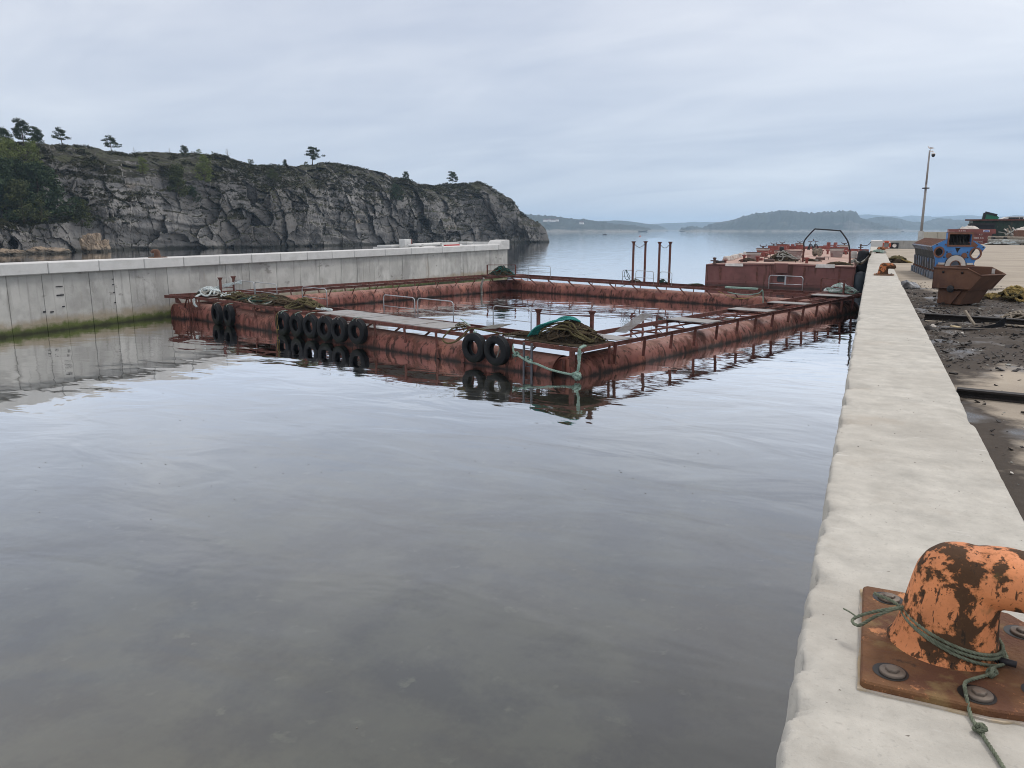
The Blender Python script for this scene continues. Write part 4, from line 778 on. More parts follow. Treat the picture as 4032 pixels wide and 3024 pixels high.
# tapered deck bins with lids
m_lid = pbr('bin lid rust', (0.10, 0.06, 0.05), 0.85, var=0.3, vscale=3)
def bin_(x0, x1, y0, y1, label, mat, top, lid=True, cleat=False):
    c = on_deck((x0+x1)/2, y1); s = (Vector((c.x, c.y, c.z))-CAMP).dot(_fw)/FPX; w = (x1-x0)*s; h = (y1-y0)*s
    t = thing('deck_bin', label, 'bin', c, 'steel bins on the barge deck'); hw, hb, dp = w/2, w*0.40, w*0.42
    m = MB()
    lo = [(-hb, -dp*.8, 0.0), (hb, -dp*.8, 0.0), (hb, dp*.8, 0.0), (-hb, dp*.8, 0.0)]; hi = [(-hw, -dp, h), (hw, -dp, h), (hw, dp, h), (-hw, dp, h)]
    m.add([Vector(p)+c for p in lo+hi], [(3, 2, 1, 0), (0, 1, 5, 4), (1, 2, 6, 5), (2, 3, 7, 6), (3, 0, 4, 7), (4, 5, 6, 7)]); m.build('bin_body', mat, t, bevel=0.02)
    k = 0.80
    band = [(-hw*1.01+(hw-hb)*(1-k), -dp*1.02), (hw*1.01-(hw-hb)*(1-k), -dp*1.02)]
    MB().box(c+Vector((0, 0, h*0.88)), (w*0.98, dp*2.03, h*0.22), taper=1.06).build('rim_band', top, t, bevel=0.01)
    ld = None
    if lid: ld = MB().box(c+Vector((0, 0, h+0.03)), (w*1.08, dp*2.12, 0.05)).build('lid', m_lid, t, bevel=0.01)
    if cleat:
        q = c+Vector((0, 0, h+0.06)); MB().box(q+Vector((0, 0, .08)), (.18, .14, .16)).tube([q+Vector((-.36, 0, .36)), q+Vector((-.28, 0, .2)), q+Vector((0, 0, .17)), q+Vector((.28, 0, .2)), q+Vector((.36, 0, .36))], 0.05, 7).build('cleat', m_lid, ld or t)
bin_(2941, 2991, 996, 1027, 'white-rimmed tapered bin nearest the left corner of the barge deck', m_pinkw, m_white)
bin_(2980, 3025, 979, 1010, 'red tapered bin with white rim and a horned cleat on the barge', m_redp, m_white, cleat=True)
bin_(3025, 3063, 969, 1000, 'plain red tapered bin with cleat behind the white-rimmed ones', m_redp, m_redp, cleat=True)
bin_(3059, 3097, 962, 985, 'dark red bin with a wide lid and cleat at the far end of the barge', m_redp, m_redp, cleat=True)
bin_(3051, 3102, 990, 1019, 'dirty white bin behind the rope heap on the barge', m_white, m_white)
bin_(3102, 3154, 992, 1025, 'grey-pink worn bin right of the rope heap on the barge', m_pinkw, m_pinkw)
bin_(3132, 3163, 960, 982, 'red bin with a white worn patch at the far end of the barge', m_redp, m_white, cleat=True)
bin_(3268, 3318, 980, 1012, 'pink and white worn bin right of the cable drum', m_pinkw, m_white)
bin_(3306, 3338, 966, 996, 'narrow red bin behind the pink one near the quay side', m_redp, m_white, cleat=True)
# far coamings and stub posts belong to the barge
for x0, x1, y in ((3100, 3262, 981), (3245, 3310, 983), (3330, 3420, 990)):
    a, b = on_deck(x0, y), on_deck(x1, y); MB().bar(a+Vector((0, 0, .2)), b+Vector((0, 0, .2)), 0.1, 0.45).build('coaming', m_redp, barge)
for x, y0, y1 in ((3101, 962, 982), (3120, 962, 982), (3261, 956, 984), (3288, 956, 984)):
    a = on_deck(x, y1); s = (a-CAMP).dot(_fw)/FPX; h = (y1-y0)*s
    MB().box(a+Vector((0, 0, h/2)), (.55, .55, h), taper=0.9).box(a+Vector((0, 0, h*0.6)), (1.5, .12, .12)).build('mooring_post', m_redp, barge)
# goal-shaped frame at the bow
fp = [onz(3162, 1034, BZ+.1), onz(3345, 1043, BZ+.02)]; fy = (fp[0].y+fp[1].y)/2
fr = thing('bow_frame', 'dark bent pipe arch on red legs at the near end of the barge', 'frame', (fp[0].x, fy, BZ))
q = [ony(x, y, fy) for x, y in ((3166, 972), (3168, 947), (3205, 905), (3216, 902), (3300, 908), (3311, 911), (3338, 950), (3346, 985))]
MB().tube(crom(q, 5), 0.065, 8).build('arch', m_black, fr)
for i, x in ((0, 3162), (1, 3345)):
    b = Vector((fp[i].x, fy, dz(fp[i].x)-.02)); tpt = q[0] if i == 0 else q[-1]
    MB().bar(b, tpt+Vector((0, 0, -.02 if i == 0 else 0.02)), 0.17, 0.17, (0, 1, 0)).build('leg', m_rail, fr, bevel=0.01)
# cable drum
c = on_deck(3217, 1012); s = (c-CAMP).dot(_fw)/FPX; r = 17*s
dr = thing('cable_drum', 'empty wooden cable drum lying on its rim on the barge deck', 'cable drum', c); ax = Vector((0.86, -0.5, 0)).normalized()
for sd in (-1, 1):
    MB().lathe([(0.0, -.05), (r, -.05), (r, .05), (0, .05)], c+Vector((0, 0, r+.02))+ax*sd*r*0.62, ax, 28, smooth=False).build('flange', m_wood, dr, bevel=0.01)
MB().lathe([(r*0.66, -r*0.6), (r*0.66, r*0.6)], c+Vector((0, 0, r+.02)), ax, 24).build('core', m_wood, dr)
MB().lathe([(r*.1, 0), (r*.1, .06), (0, .06)], c+Vector((0, 0, r+.02))+ax*(r*0.62+.04), ax, 12).build('bush', m_black, dr)
# tripod stands with crank arms
for i, (px, y1, y0, fl) in enumerate(((3190, 985, 943, 1), (3210, 986, 942, -1))):
    c = on_deck(px, y1); s = (c-CAMP).dot(_fw)/FPX; h = (y1-y0)*s
    t = thing('crank_stand', ('thin crank stand with its arm bent up to the right' if fl > 0 else 'thin crank stand with its arm bent up to the left')+' behind the cable drum', 'stand', c, 'crank stands on the barge'); m = MB()
    for a in (0.3, 2.4, 4.5): m.bar(c+Vector((math.cos(a)*.5, math.sin(a)*.5, 0)), c+Vector((math.cos(a)*.12, math.sin(a)*.12, h*.5)), .14, .14)
    m.build('tripod', m_black, t)
    MB().tube([c+Vector((0, 0, h*.45)), c+Vector((0, 0, h*.75)), c+Vector((-.35*fl, 0, h*.78))], .05, 6).tube([c+Vector((0, 0, h*.75)), c+Vector((.3*fl, 0, h*.82)), c+Vector((.35*fl, 0, h*.98))], .05, 6).build('crank', m_lid, t)
def small_boll(px, py, h, label):
    c = on_deck(px, py); t = thing('deck_bollard', label, 'bollard', c); MB().lathe([(.2, 0), (.2, .03), (.12, .05), (.11, h*.7), (.16, h*.8), (.17, h), (0, h+.03)], c, (0, 0, 1), 16).build('bollard_post', m_lid, t); MB().tube([c+Vector((-.35, 0, h*.5)), c+Vector((.35, 0, h*.5))], .05, 8).build('bollard_bar', m_lid, t)
small_boll(2813, 1036, 0.55, 'small rusty bollard at the left bow corner of the barge')
small_boll(3372, 1034, 0.5, 'small rusty bollard at the quay side corner of the barge')
small_boll(3388, 984, 0.9, 'rusty bollard far back on the quay side of the barge')
m = MB(); a, b = on_deck(2818, 1034), on_deck(2850, 1033); m.tube([a+Vector((0, 0, .12)), b+Vector((0, 0, .12))], .11, 10); tag(m.build('black_pipe', m_black), 'short black pipe lying on the left bow corner of the barge', 'pipe')
for px, py, lb in ((2855, 1033, 'small reddish timber block at the end of the black pipe'), (2920, 1033, 'small reddish timber block beside the brown rope on the barge bow')):
    a = on_deck(px, py); tag(MB().box(a+Vector((0, 0, .13)), (.24, .2, .26), Matrix.Rotation(.2, 3, 'Z')).build('timber_block', m_rail, bevel=.01), lb, 'timber block')
for i, (px, py) in enumerate(((2870, 1022), (2893, 1015), (2915, 1008), (2935, 1002))):
    a = on_deck(px, py); tag(MB().box(a+Vector((0, 0, .22)), (.5, 3.2, .42), Matrix.Rotation(.1*(i-1), 3, 'Z'), taper=(.6, .9)).build('concrete_block', m_white, bevel=.03), 'pale weathered block in the line along the left deck edge', 'block', 'blocks along the left deck edge')
X = Vector((1, 0, 0)); Yv = Vector((0, 1, 0))
heap('rope_heap', 'tangle of brown and grey ropes with a black winch at the barge bow', on_deck(3082, 1030), X, Yv, 1.5, 1.2, 0.75, [(m_rb, 6, .05, 2, 1), (m_rgr, 4, .05, 2, 1.05), (m_ro, 2, .05, 2, 1)], 61, weed=.7)
heap('rope_coil', 'brown rope coil flat on the barge bow beside the timber blocks', on_deck(2945, 1032), X, Yv, 0.9, .8, .28, [(m_rb, 5, .05, 2, 1)], 62)
heap('rope_coil', 'brown weedy rope lying along the bow edge between the arch legs', on_deck(3300, 1041), X, Yv, 1.15, .3, .2, [(m_rb, 4, .05, 2, 1), (m_ro, 2, .05, 2, 1)], 63, weed=.8)
heap('rope_coil', 'dark rope coil on deck just behind the left leg of the arch', on_deck(3195, 1030), X, Yv, .9, .35, .15, [(m_rb, 3, .05, 2, 1), (m_rgr, 1, .05, 2, 1)], 64, weed=.7)
heap('rope_coil', 'grey rope heap by the quay side bollard of the barge', on_deck(3362, 1036), X, Yv, .55, .8, .35, [(m_rgr, 4, .06, 2, 1), (m_rb, 3, .06, 2, 1)], 65)
c = on_deck(3075, 1022); w = thing('deck_winch', 'black capstan head standing in the rope tangle on the barge', 'winch', c)
MB().lathe([(.22, 0), (.2, .1), (.1, .2), (.09, .75), (.2, .85), (.22, 1.15), (.16, 1.22), (0, 1.22)], c, (0, 0, 1), 18).build('capstan', m_black, w)
c = on_deck(3362, 1014); d = thing('drum_keg', 'grey cylindrical keg on the quay side of the barge deck', 'keg', c)
MB().lathe([(0, 0), (.30, 0), (.32, .05), (.30, .1), (.30, .35), (.32, .4), (.30, .45), (.30, .72), (.28, .76), (0, .76)], c, (0, 0, 1), 18).build('keg_body', m_wallc, d)
# fenders between barge and quay
f1 = thing('barge_fender', 'tall black rubber fender squeezed between barge and quay', 'fender', (-.62, 72.4, 0)); MB().lathe([(0, -.1), (.40, 0), (.48, .25), (.48, 2.6), (.40, 2.85), (0, 2.95)], (-.62, 73.2, 0.35), (0, 0, 1), 20).build('fender_body', m_tyre, f1)
f2 = thing('barge_fender', 'round dark blue-black fender hung low at the barge corner', 'fender', (-.7, 70.6, .9)); MB().lathe([(0, -1.0), (.3, -.92), (.48, -.7), (.5, 0), (.48, .55), (.3, .75), (.1, .82), (0, .82)], (-.66, 70.9, 0.75), (0, 0, 1), 22).build('fender_body', pbr('blue black rubber', (.025, .035, .045), .55, var=.3, vscale=3), f2)
# mooring lines from barge to quay bollard
B3 = onz(3465, 996, QTOP)
for i, pts in enumerate((((3362, 1032), (3380, 1040), (3405, 1030), (3425, 1004)), ((3365, 1028), (3385, 1034), (3408, 1020), (3427, 1000)))):
    P = [onpl(x, y, (-.9+.28*j, 0, 0), (1, 0, 0)) for j, (x, y) in enumerate(pts)]
    P[0] = on_deck(3366, 1033)+Vector((0, 0, .3)); P += [Vector((-.05, B3.y-.5+i*.3, QTOP+.08)), Vector((.35, B3.y+.1*i, QTOP+.12))]
    drape('mooring_line', m_rgr if i else m_rb, P, .05, label=('grey' if i else 'brown')+' mooring line sagging from the barge corner up to the quay bollard', tw=False)
a = on_deck(3388, 984)+Vector((0, 0, .7))
drape('mooring_line', m_rb, [a, (-.55, a.y-6, 2.9), (-.1, a.y-14, QTOP+.1)], .05, label='thin dark line running from the far barge bollard to the quay edge', tw=False)

# small fittings welded to the deck: vents, eyes and low hatches
frn = random.Random(19)
for i in range(26):
    x, y = frn.uniform(BX0+.8, BX1-.8), BY0+2+frn.random()**1.5*40; z = dz(x); k = i % 3
    if k == 0: MB().lathe([(.12, 0), (.12, .35), (.22, .4), (.22, .5), (0, .55)], (x, y, z-.02), (0, 0, 1), 10).build('deck_vent', m_redp, barge)
    elif k == 1: MB().box((x, y, z+.10), (.9, .9, .24), taper=.92).build('deck_hatch', m_lid if i % 2 else m_redp, barge, bevel=.02)
    else: MB().tube([(x-.2, y, z), (x-.2, y, z+.25), (x+.2, y, z+.25), (x+.2, y, z)], .04, 6).build('deck_eye', m_lid, barge)
# ================================================================== quay bollards
def paint(name, c, s1, amt):
    dk = tuple(x*.62 for x in c)
    return pbr(name, c, 0.62, var=0.16, vscale=7, bump=(55, 0.005), spec=0.35, layers=[
        dict(c=dk, s=s1*.8, lo=0.50, hi=0.66, a=0.55, d=8, seed=31), dict(c=(0.20, 0.075, 0.022), s=s1, lo=amt-.03, hi=amt+.01, a=0.75, d=9, r=0.62, w=0.15, ro=0.9),
        dict(c=(0.070, 0.036, 0.018), s=s1, lo=amt, hi=amt+0.020, a=1.0, d=9, r=0.62, w=0.15, ro=0.95), dict(c=(0.070, 0.036, 0.018), s=(s1*2.6, s1*2.6, s1*2.0), lo=0.575, hi=0.60, a=0.95, d=10, r=0.7, seed=3, ro=0.95),
        dict(c=(0.030, 0.021, 0.014), s=(s1*5.5, s1*5.5, s1*0.6), lo=0.60, hi=0.64, a=0.9, seed=21, d=7, ro=0.95), dict(c=(0.10, 0.085, 0.03), s=s1*1.2, lo=0.62, hi=0.72, a=0.45, seed=17, d=8),
        dict(c=(0.15, 0.07, 0.03), s=s1*9, lo=0.60, hi=0.70, a=0.5, seed=6, ro=0.9), dict(c=(0.6, 0.58, 0.56), s=11, lo=0.775, hi=0.785, a=0.9, seed=8, d=2), dict(c=(0.16, 0.16, 0.42), s=(20, 9, 9), lo=0.745, hi=0.755, a=0.85, seed=14, d=3)])
m_orange = paint('flaking orange paint', (0.62, 0.23, 0.09), 9.0, 0.50)
m_orange2 = paint('mostly rusted orange paint', (0.46, 0.15, 0.05), 6.5, 0.475)
m_plate = pbr('rusty base plate', (0.155, 0.072, 0.030), 0.85, var=0.3, vscale=6, bump=(34, 0.012, 0.9), layers=[dict(c=(0.55, 0.235, 0.10), s=6.0, lo=0.575, hi=0.60, a=0.95, d=10, r=0.72), dict(c=(0.10, 0.038, 0.02), s=3.6, lo=0.50, hi=0.62, a=0.75, seed=4, d=8), dict(c=(0.25, 0.17, 0.07), s=7, lo=0.56, hi=0.66, a=0.6, seed=7, d=7), dict(c=(0.035, 0.02, 0.014), s=9, lo=0.66, hi=0.73, a=0.7, seed=9)])
m_nut = pbr('grey steel nut', (0.155, 0.125, 0.10), 0.6, 0.4, var=0.25, vscale=22, layers=[dict(c=(0.12, 0.07, 0.04), s=18, lo=0.55, hi=0.68, a=0.6)])
m_hole = pbr('dark wet hole', (0.012, 0.010, 0.009), 0.5)
m_stain = pbr('rust stained concrete', (0.42, 0.33, 0.21), 0.9, var=0.25, vscale=9, layers=[dict(c=(0.47, 0.44, 0.40), s=6, lo=0.45, hi=0.62, a=0.9)])
def bollard_body(n=40):
    # domed column that flares at the foot, with a thick horn growing out of it inland; the two are fused by a voxel remesh
    col = [(0.222, 0.012), (0.196, 0.020), (0.174, 0.05), (0.162, 0.09), (0.153, 0.15), (0.147, 0.21), (0.141, 0.27), (0.134, 0.322), (0.115, 0.365), (0.086, 0.394), (0.046, 0.410), (0.0, 0.414)]
    mb = MB(); V = []; F = []
    for i, (r_, z) in enumerate(col):
        for k in range(n): a = 2*math.pi*k/n; V.append((0.03*(z/.4)**1.5+r_*math.cos(a), r_*0.97*math.sin(a), z))
    F = [(i*n+k, i*n+(k+1) % n, (i+1)*n+(k+1) % n, (i+1)*n+k) for i in range(len(col)-1) for k in range(n)]; F.append(tuple(reversed(range(n))))
    mb.add(V, F, True)
    horn = [(0.00, .300, .07, .09), (0.03, .305, .094, .128), (0.10, .314, .102, .136), (0.17, .318, .102, .138), (0.24, .313, .098, .134), (0.30, .302, .090, .124), (0.345, .285, .074, .096), (0.375, .278, .052, .070), (0.39, .275, .025, .034), (0.394, .274, .003, .004)]
    V = []
    for x, z, a_, b_ in horn:
        for k in range(n): a = 2*math.pi*k/n; V.append((x, b_*math.sin(a), z+a_*math.cos(a)))
    mb.add(V, [(i*n+(k+1) % n, i*n+k, (i+1)*n+k, (i+1)*n+(k+1) % n) for i in range(len(horn)-1) for k in range(n)]+[tuple(range(n))], True)
    return mb
def bollard(loc, label, mat, plate, flip=False, detail=True, s=1.0):
    t = thing('bollard', label, 'bollard', loc, 'horned mooring bollards'); L = Vector(loc)
    M = Matrix.Rotation(math.pi if flip else 0, 4, 'Z')
    def put(mb, name, mm, bev=0.0):
        mb.v = [tuple(M @ Vector(p)*s+L) for p in mb.v]; return mb.build(name, mm, t, bevel=bev)
    b = put(bollard_body(), 'bollard_head', mat)
    rm = b.modifiers.new('fuse', 'REMESH'); rm.mode = 'VOXEL'; rm.voxel_size = 0.0075*s; rm.use_smooth_shade = True; sm_ = b.modifiers.new('soft', 'SMOOTH'); sm_.iterations = 9; sm_.factor = 0.5
    poly = [(-.27, -.37), (-.255, -.385), (.10, -.385), (.24, -.36), (.32, -.27), (.355, -.12), (.36, .1), (.33, .26), (.25, .36), (.1, .385), (-.255, .385), (-.27, .37)]
    put(MB().prism(poly, 0.032, (0, 0, 0), (1, 0, 0), (0, 1, 0)), 'base_plate', plate, 0.006)
    if detail:
        for (x, y) in ((-.175, -.29), (.075, -.315), (.265, -.215), (.27, .2), (-.175, .29), (.09, .315)):
            put(MB().lathe([(0.0, 0), (0.056, 0)], (x-.003, y+.003, 0.0335), (0, 0, 1), 24), 'bolt_hole', m_hole)
            nb = put(MB().lathe([(0.0, .004), (.040, .004), (.040, 0), (.034, -.001)], (x+.002, y, 0.0375), (0, 0, 1), 24).lathe([(.040, -.003), (.041, .004), (.038, .0065), (.0, .0065)], (x+.002, y, 0.0355), (0, 0, 1), 24), 'washer', m_nut)
            nt_ = put(MB().lathe([(.023, 0), (.023, .009), (.019, .012), (0, .0135)], (x+.002, y, 0.041), (0, 0, 1), 6, smooth=False), 'nut', m_nut, 0.002); nt_.parent = nb; nt_.matrix_parent_inverse = Matrix.Identity(4)
    return t
NBL = Vector((0.355, 2.945, QTOP))
nb1 = bollard(NBL, 'orange bollard with flaking paint and a thin green rope tied round its foot', m_orange, m_plate)
bollard((0.40, 28.86, QTOP), 'rusted orange bollard on the quay before the blue engine block', m_orange2, m_plate)
bollard((0.42, 56.0, QTOP), 'rusty bollard on the quay with the barge lines round it', m_orange2, m_plate, detail=False)
heap('rope_coil', 'grey-green mooring lines wound round the quay bollard that holds the barge', (0.40, 55.9, QTOP+.03), X, Yv, .5, .42, .16, [(m_rg, 5, .035, 2.2, 1), (m_rgr, 3, .035, 2, 1)], 71)
wb = onpl(620, 1011, (-37.4, 0, 0), (1, 0, 0))
bollard((-37.4, wb.y, PTOP), 'brown rusty bollard standing alone on the white coping of the dock wall', pbr('brown rust', (.11, .06, .04), .9, var=.3, vscale=4), m_plate, flip=True, detail=False, s=1.15)
# ---- the thin rope tied round the near bollard
rp = thing('bollard_rope', 'thin grey-green rope wrapped three times round the orange bollard and knotted', 'rope', NBL+Vector((0, -.2, .05)))
m_thin = pbr('thin green rope', (0.155, 0.175, 0.125), 0.95, var=0.25, vscale=60, spec=0.1, layers=[dict(c=(0.06, 0.065, 0.045), s=14, lo=0.5, hi=0.66, a=0.6), dict(c=(0.26, 0.28, 0.22), s=50, lo=0.58, hi=0.66, a=0.5, seed=4)])
def around(z, tilt, a0, a1, k=40, off=0.007):
    out = []
    for i in range(k+1):
        a = a0+(a1-a0)*i/k; zz = z+tilt*math.cos(a-math.pi*1.0)*1.0
        rx = np.interp(zz, [.012, .022, .05, .09, .15, .21], [.218, .19, .170, .158, .149, .141])+off; ry = np.interp(zz, [.012, .022, .05, .09, .15, .21], [.206, .182, .164, .153, .146, .141])+off
        cxx = np.interp(zz, [0, .21], [0, .022]); out.append(NBL+Vector((cxx+rx*math.cos(a), ry*math.sin(a), zz)))
    return out
r0 = 0.0062; m = MB()
kx, ky, kz = NBL.x-.20, NBL.y-.035, QTOP+.155
for z, tl in ((.108, .042), (.094, .040), (.082, .052)): twist(m, around(z, tl, 0.0, 6.28), r0, 6)
# eye loop and loose tail at the left
e0 = around(.10, .045, 3.3, 3.3, 1)[0]
twist(m, crom([e0+Vector((0, 0, .01)), e0+Vector((-.05, -.02, .0)), e0+Vector((-.11, -.015, -.03)), e0+Vector((-.155, -.01, -.062)), e0+Vector((-.165, -.03, -.072)), e0+Vector((-.14, -.05, -.070)), e0+Vector((-.09, -.035, -.03)), e0+Vector((-.03, -.02, .005)), e0], 8), r0)
twist(m, crom([e0, e0+Vector((-.04, .03, .012)), e0+Vector((-.085, .05, .015)), e0+Vector((-.10, .055, .02))], 6), r0)
m.tube(crom([e0+Vector((-.15, -.01, -.06)), e0+Vector((-.175, .01, -.055)), e0+Vector((-.20, .02, -.05))], 5), .003, 5)
m.build('wraps', m_thin, rp)
# free end: from the right side of the column, a knot, over the plate, a second knot and off towards the camera
s0 = around(.09, .02, -.35, -.35, 1)[0]
pts = [s0, s0+Vector((.01, -.02, -.03)), Vector((0.495, 2.80, QTOP+.055)), Vector((0.478, 2.765, QTOP+.045)), Vector((0.415, 2.70, QTOP+.043)), Vector((0.392, 2.645, QTOP+.055)), Vector((0.392, 2.60, QTOP+.045)), Vector((0.402, 2.54, QTOP+.012)), Vector((0.412, 2.49, QTOP+.010)), Vector((0.425, 2.44, QTOP+.010)), Vector((0.445, 2.37, QTOP+.009)), Vector((0.462, 2.30, QTOP+.009)), Vector((0.485, 2.20, QTOP+.009)), Vector((0.52, 2.05, QTOP+.009)), Vector((0.58, 1.8, QTOP+.009))]
m = MB(); twist(m, crom(pts, 8), r0, 6); m.build('tail', m_thin, rp)
for c, sd in ((Vector((0.480, 2.768, QTOP+.048)), 3), (Vector((0.418, 2.465, QTOP+.016)), 9)):
    m = MB(); knot(m, c, r0*.95, 0.0115, sd); knot(m, c+Vector((.006, .004, .004)), r0*.9, 0.010, sd+1); m.build('knot', m_thin, rp)
tb_ = thing('bolt_stub', 'small dark broken bolt lying at the foot of the orange bollard', 'bolt', (0.535, 2.86, QTOP+.045))
MB().tube([(0.515, 2.865, QTOP+.05), (0.565, 2.855, QTOP+.05)], .012, 8).lathe([(.02, 0), (.02, .016), (0, .016)], (0.512, 2.866, QTOP+.05), (-1, .15, 0), 6).build('stub', m_black, tb_)
bed = MB(); kk = 90; pl = [(-.278, -.393), (.10, -.397), (.25, -.37), (.335, -.275), (.368, -.12), (.37, .1), (.34, .27), (.26, .37), (.1, .395), (-.278, .393)]
ring = []
for i in range(len(pl)):
    a, b = Vector(pl[i]), Vector(pl[(i+1) % len(pl)])
    for j in range(9): ring.append(a.lerp(b, j/9))
nz = fbm(np.array([[p.x*30, p.y*30, 0] for p in ring]), 3)
bed.prism([(p.x*(1+.022*nz[i]), p.y*(1+.018*nz[i])) for i, p in enumerate(ring)], 0.011, NBL+Vector((0, 0, -.004)), (1, 0, 0), (0, 1, 0)); bed.build('grout_bed', m_stain, nb1)
# ================================================================== things on the yard
GZ = YARDZ+0.004
m_skip = pbr('brown rusted skip', (0.125, 0.062, 0.038), 0.85, var=0.25, vscale=2.2, bump=(18, 0.006), layers=[dict(c=(0.070, 0.036, 0.028), s=1.6, lo=0.46, hi=0.62, a=0.75, d=8), dict(c=(0.19, 0.10, 0.06), s=(3, 3, 1.3), lo=0.58, hi=0.70, a=0.6, seed=4), dict(c=(0.32, 0.30, 0.14), s=(5, 5, 5), lo=0.745, hi=0.76, a=0.6, seed=7), dict(c=(0.02, 0.016, 0.014), s=(2, 2, 1), lo=0.62, hi=0.72, a=0.7, seed=9)])
# ---- tipping skip
A = onz(3684, 1197, GZ); ph = R(33); e1 = Vector((math.cos(ph), -math.sin(ph), 0)); e2 = Vector((math.sin(ph), math.cos(ph), 0)); eU = Vector((0, 0, 1))
sk = thing('tipping_skip', 'brown rusted steel tipping skip with a sloping lip on the yard', 'skip', A+e1*.6+e2*.4)
O = A-e1*.14+e2*0.0
def SK(a, b, z): return O+(e1*a+e2*b+eU*z)*0.84
def plate(name, pts, th=0.018, mat=None, par=sk):
    P = [Vector(p) for p in pts]; n = (P[1]-P[0]).cross(P[2]-P[0]).normalized()*th; k = len(P)
    return MB().add([p for p in P]+[p+n for p in P], [tuple(reversed(range(k))), tuple(range(k, 2*k))]+[(i, (i+1) % k, k+(i+1) % k, k+i) for i in range(k)]).build(name, mat or m_skip, par)
D_, zr, zm = 1.28, 1.06, 0.45
side = [(0, zr), (0.98, zr), (1.36, .88), (1.04, zm), (0.0, zm)]
plate('side_plate', [SK(a, 0, z) for a, z in side]); plate('side_plate', [SK(a, D_, z) for a, z in reversed(side)])
plate('back_plate', [SK(0, 0, zr), SK(0, 0, zm), SK(0, D_, zm), SK(0, D_, zr)]); plate('chute', [SK(1.36, 0, .88), SK(1.36, D_, .88), SK(1.04, D_, zm), SK(1.04, 0, zm)][::-1])
plate('floor', [SK(0, 0, zm), SK(1.04, 0, zm), SK(1.04, D_, zm), SK(0, D_, zm)], .02)
lo = [(.14, zm), (1.02, zm), (.80, .02), (.14, .02)]
m = MB(); k = 4; b0, b1 = .10, D_-.10
m.add([SK(a, b0, z) for a, z in lo]+[SK(a, b1, z) for a, z in lo], [(0, 1, 2, 3), (7, 6, 5, 4), (0, 4, 5, 1), (1, 5, 6, 2), (2, 6, 7, 3), (3, 7, 4, 0)]); m.build('hopper_base', m_skip, sk, bevel=.008)
MB().tube([SK(.02, -.012, zr), SK(.98, -.012, zr), SK(1.36, -.012, .88), SK(1.37, D_, .88), SK(.98, D_, zr), SK(0, D_, zr), SK(0, 0, zr)], .022, 6).build('rim', m_skip, sk)
MB().lathe([(.0, -.02), (.065, -.02), (.085, 0.0), (.085, .035), (.06, .05), (0, .05)], SK(.56, -.01, zm+.02), -e2, 16).build('pivot_lug', m_black, sk)
MB().prism([(0, 0), (.28, 0), (.05, -.34), (-.02, -.30)], .03, SK(.5, b0-.03, zm-.04), e1, eU).build('gusset', m_skip, sk)
for a_ in (.30, .84): MB().lathe([(.012, -.02), (.03, 0), (.012, .02)], SK(a_, -.03, zr-.12), -e2, 10).build('lifting_eye', m_black, sk)
MB().bar(SK(.02, -.008, zm+.04), SK(1.05, -.008, zm+.04), .016, .05, e2).build('weld_strip', m_skip, sk)
MB().box(SK(1.05, D_-.03, .96), (.07, .02, .12), Matrix.Rotation(-ph, 3, 'Z')).build('lifting_slot', m_white, sk)
# ---- engine block
m_blue = pbr('engine blue paint', (0.055, 0.19, 0.46), 0.5, var=0.15, vscale=3, layers=[dict(c=(0.11, 0.045, 0.032), s=3.2, lo=0.62, hi=0.66, a=0.9, d=8), dict(c=(0.10, 0.21, 0.40), s=1.5, lo=0.5, hi=0.7, a=0.5, seed=4)])
m_eng = pbr('dirty engine casting', (0.135, 0.155, 0.19), 0.7, 0.1, var=0.25, vscale=4, layers=[dict(c=(0.10, 0.06, 0.042), s=2.6, lo=0.48, hi=0.60, a=0.8), dict(c=(0.06, 0.14, 0.30), s=2.0, lo=0.56, hi=0.64, a=0.7, seed=5)])
m_rustp = pbr('machined rust', (0.16, 0.075, 0.048), 0.8, var=0.3, vscale=6)
m_dark = pbr('engine interior', (0.03, 0.028, 0.026), 0.9, var=0.3, vscale=5, layers=[dict(c=(0.14, 0.13, 0.11), s=3, lo=0.55, hi=0.7, a=0.7)])
n0 = onz(3676, 1098, GZ); f0 = onz(3588, 1062, GZ); ea = (f0-n0); EL = min(ea.length, 6.2); ea.normalize(); ex = ea.cross(eU).normalized()
eng = thing('engine_block', 'large blue ship engine block stripped of its pistons on the yard', 'engine block', n0+ex*1.2+ea*2.5)
UY = 0.2411*(n0-CAMP).dot(_fw)/FPX; UX = UY/(ex.dot(_rt)-((3760-CX)/FPX)*ex.dot(_fw))
def E2(x, y, d=0.0): return n0+ex*((x-510)*UX)+eU*((1150-y)*UY)+ea*d
def ering(name, cx_, cy_, ro, ri, mat, th=.05, d=-.05, sy=1.0, n=28, a0=0.0, a1=6.2832):
    m = MB(); full = a1-a0 > 6.28; V = []; F = []
    for i in range(n+1):
        a = a0+(a1-a0)*i/n; c, s = math.cos(a), math.sin(a)
        for r_, dd in ((ro, d), (ri, d), (ri, d+th), (ro, d+th)): V.append(E2(cx_+r_*c, cy_-r_*s*sy, dd))
    for i in range(n):
        for k in range(4): F.append((i*4+k, i*4+(k+1) % 4, (i+1)*4+(k+1) % 4, (i+1)*4+k))
    if not full: F += [(0, 1, 2, 3), (n*4+3, n*4+2, n*4+1, n*4)]
    m.add(V, F); return m.build(name, mat, eng)
def epoly(pts, d0, th, name, mat):
    P = [E2(x, y, d0) for x, y in pts]; Q = [E2(x, y, d0+th) for x, y in pts]; k = len(P)
    return MB().add(P+Q, [tuple(range(k)), tuple(reversed(range(k, 2*k)))]+[((i+1) % k, i, k+i, k+(i+1) % k) for i in range(k)]).build(name, mat, eng)
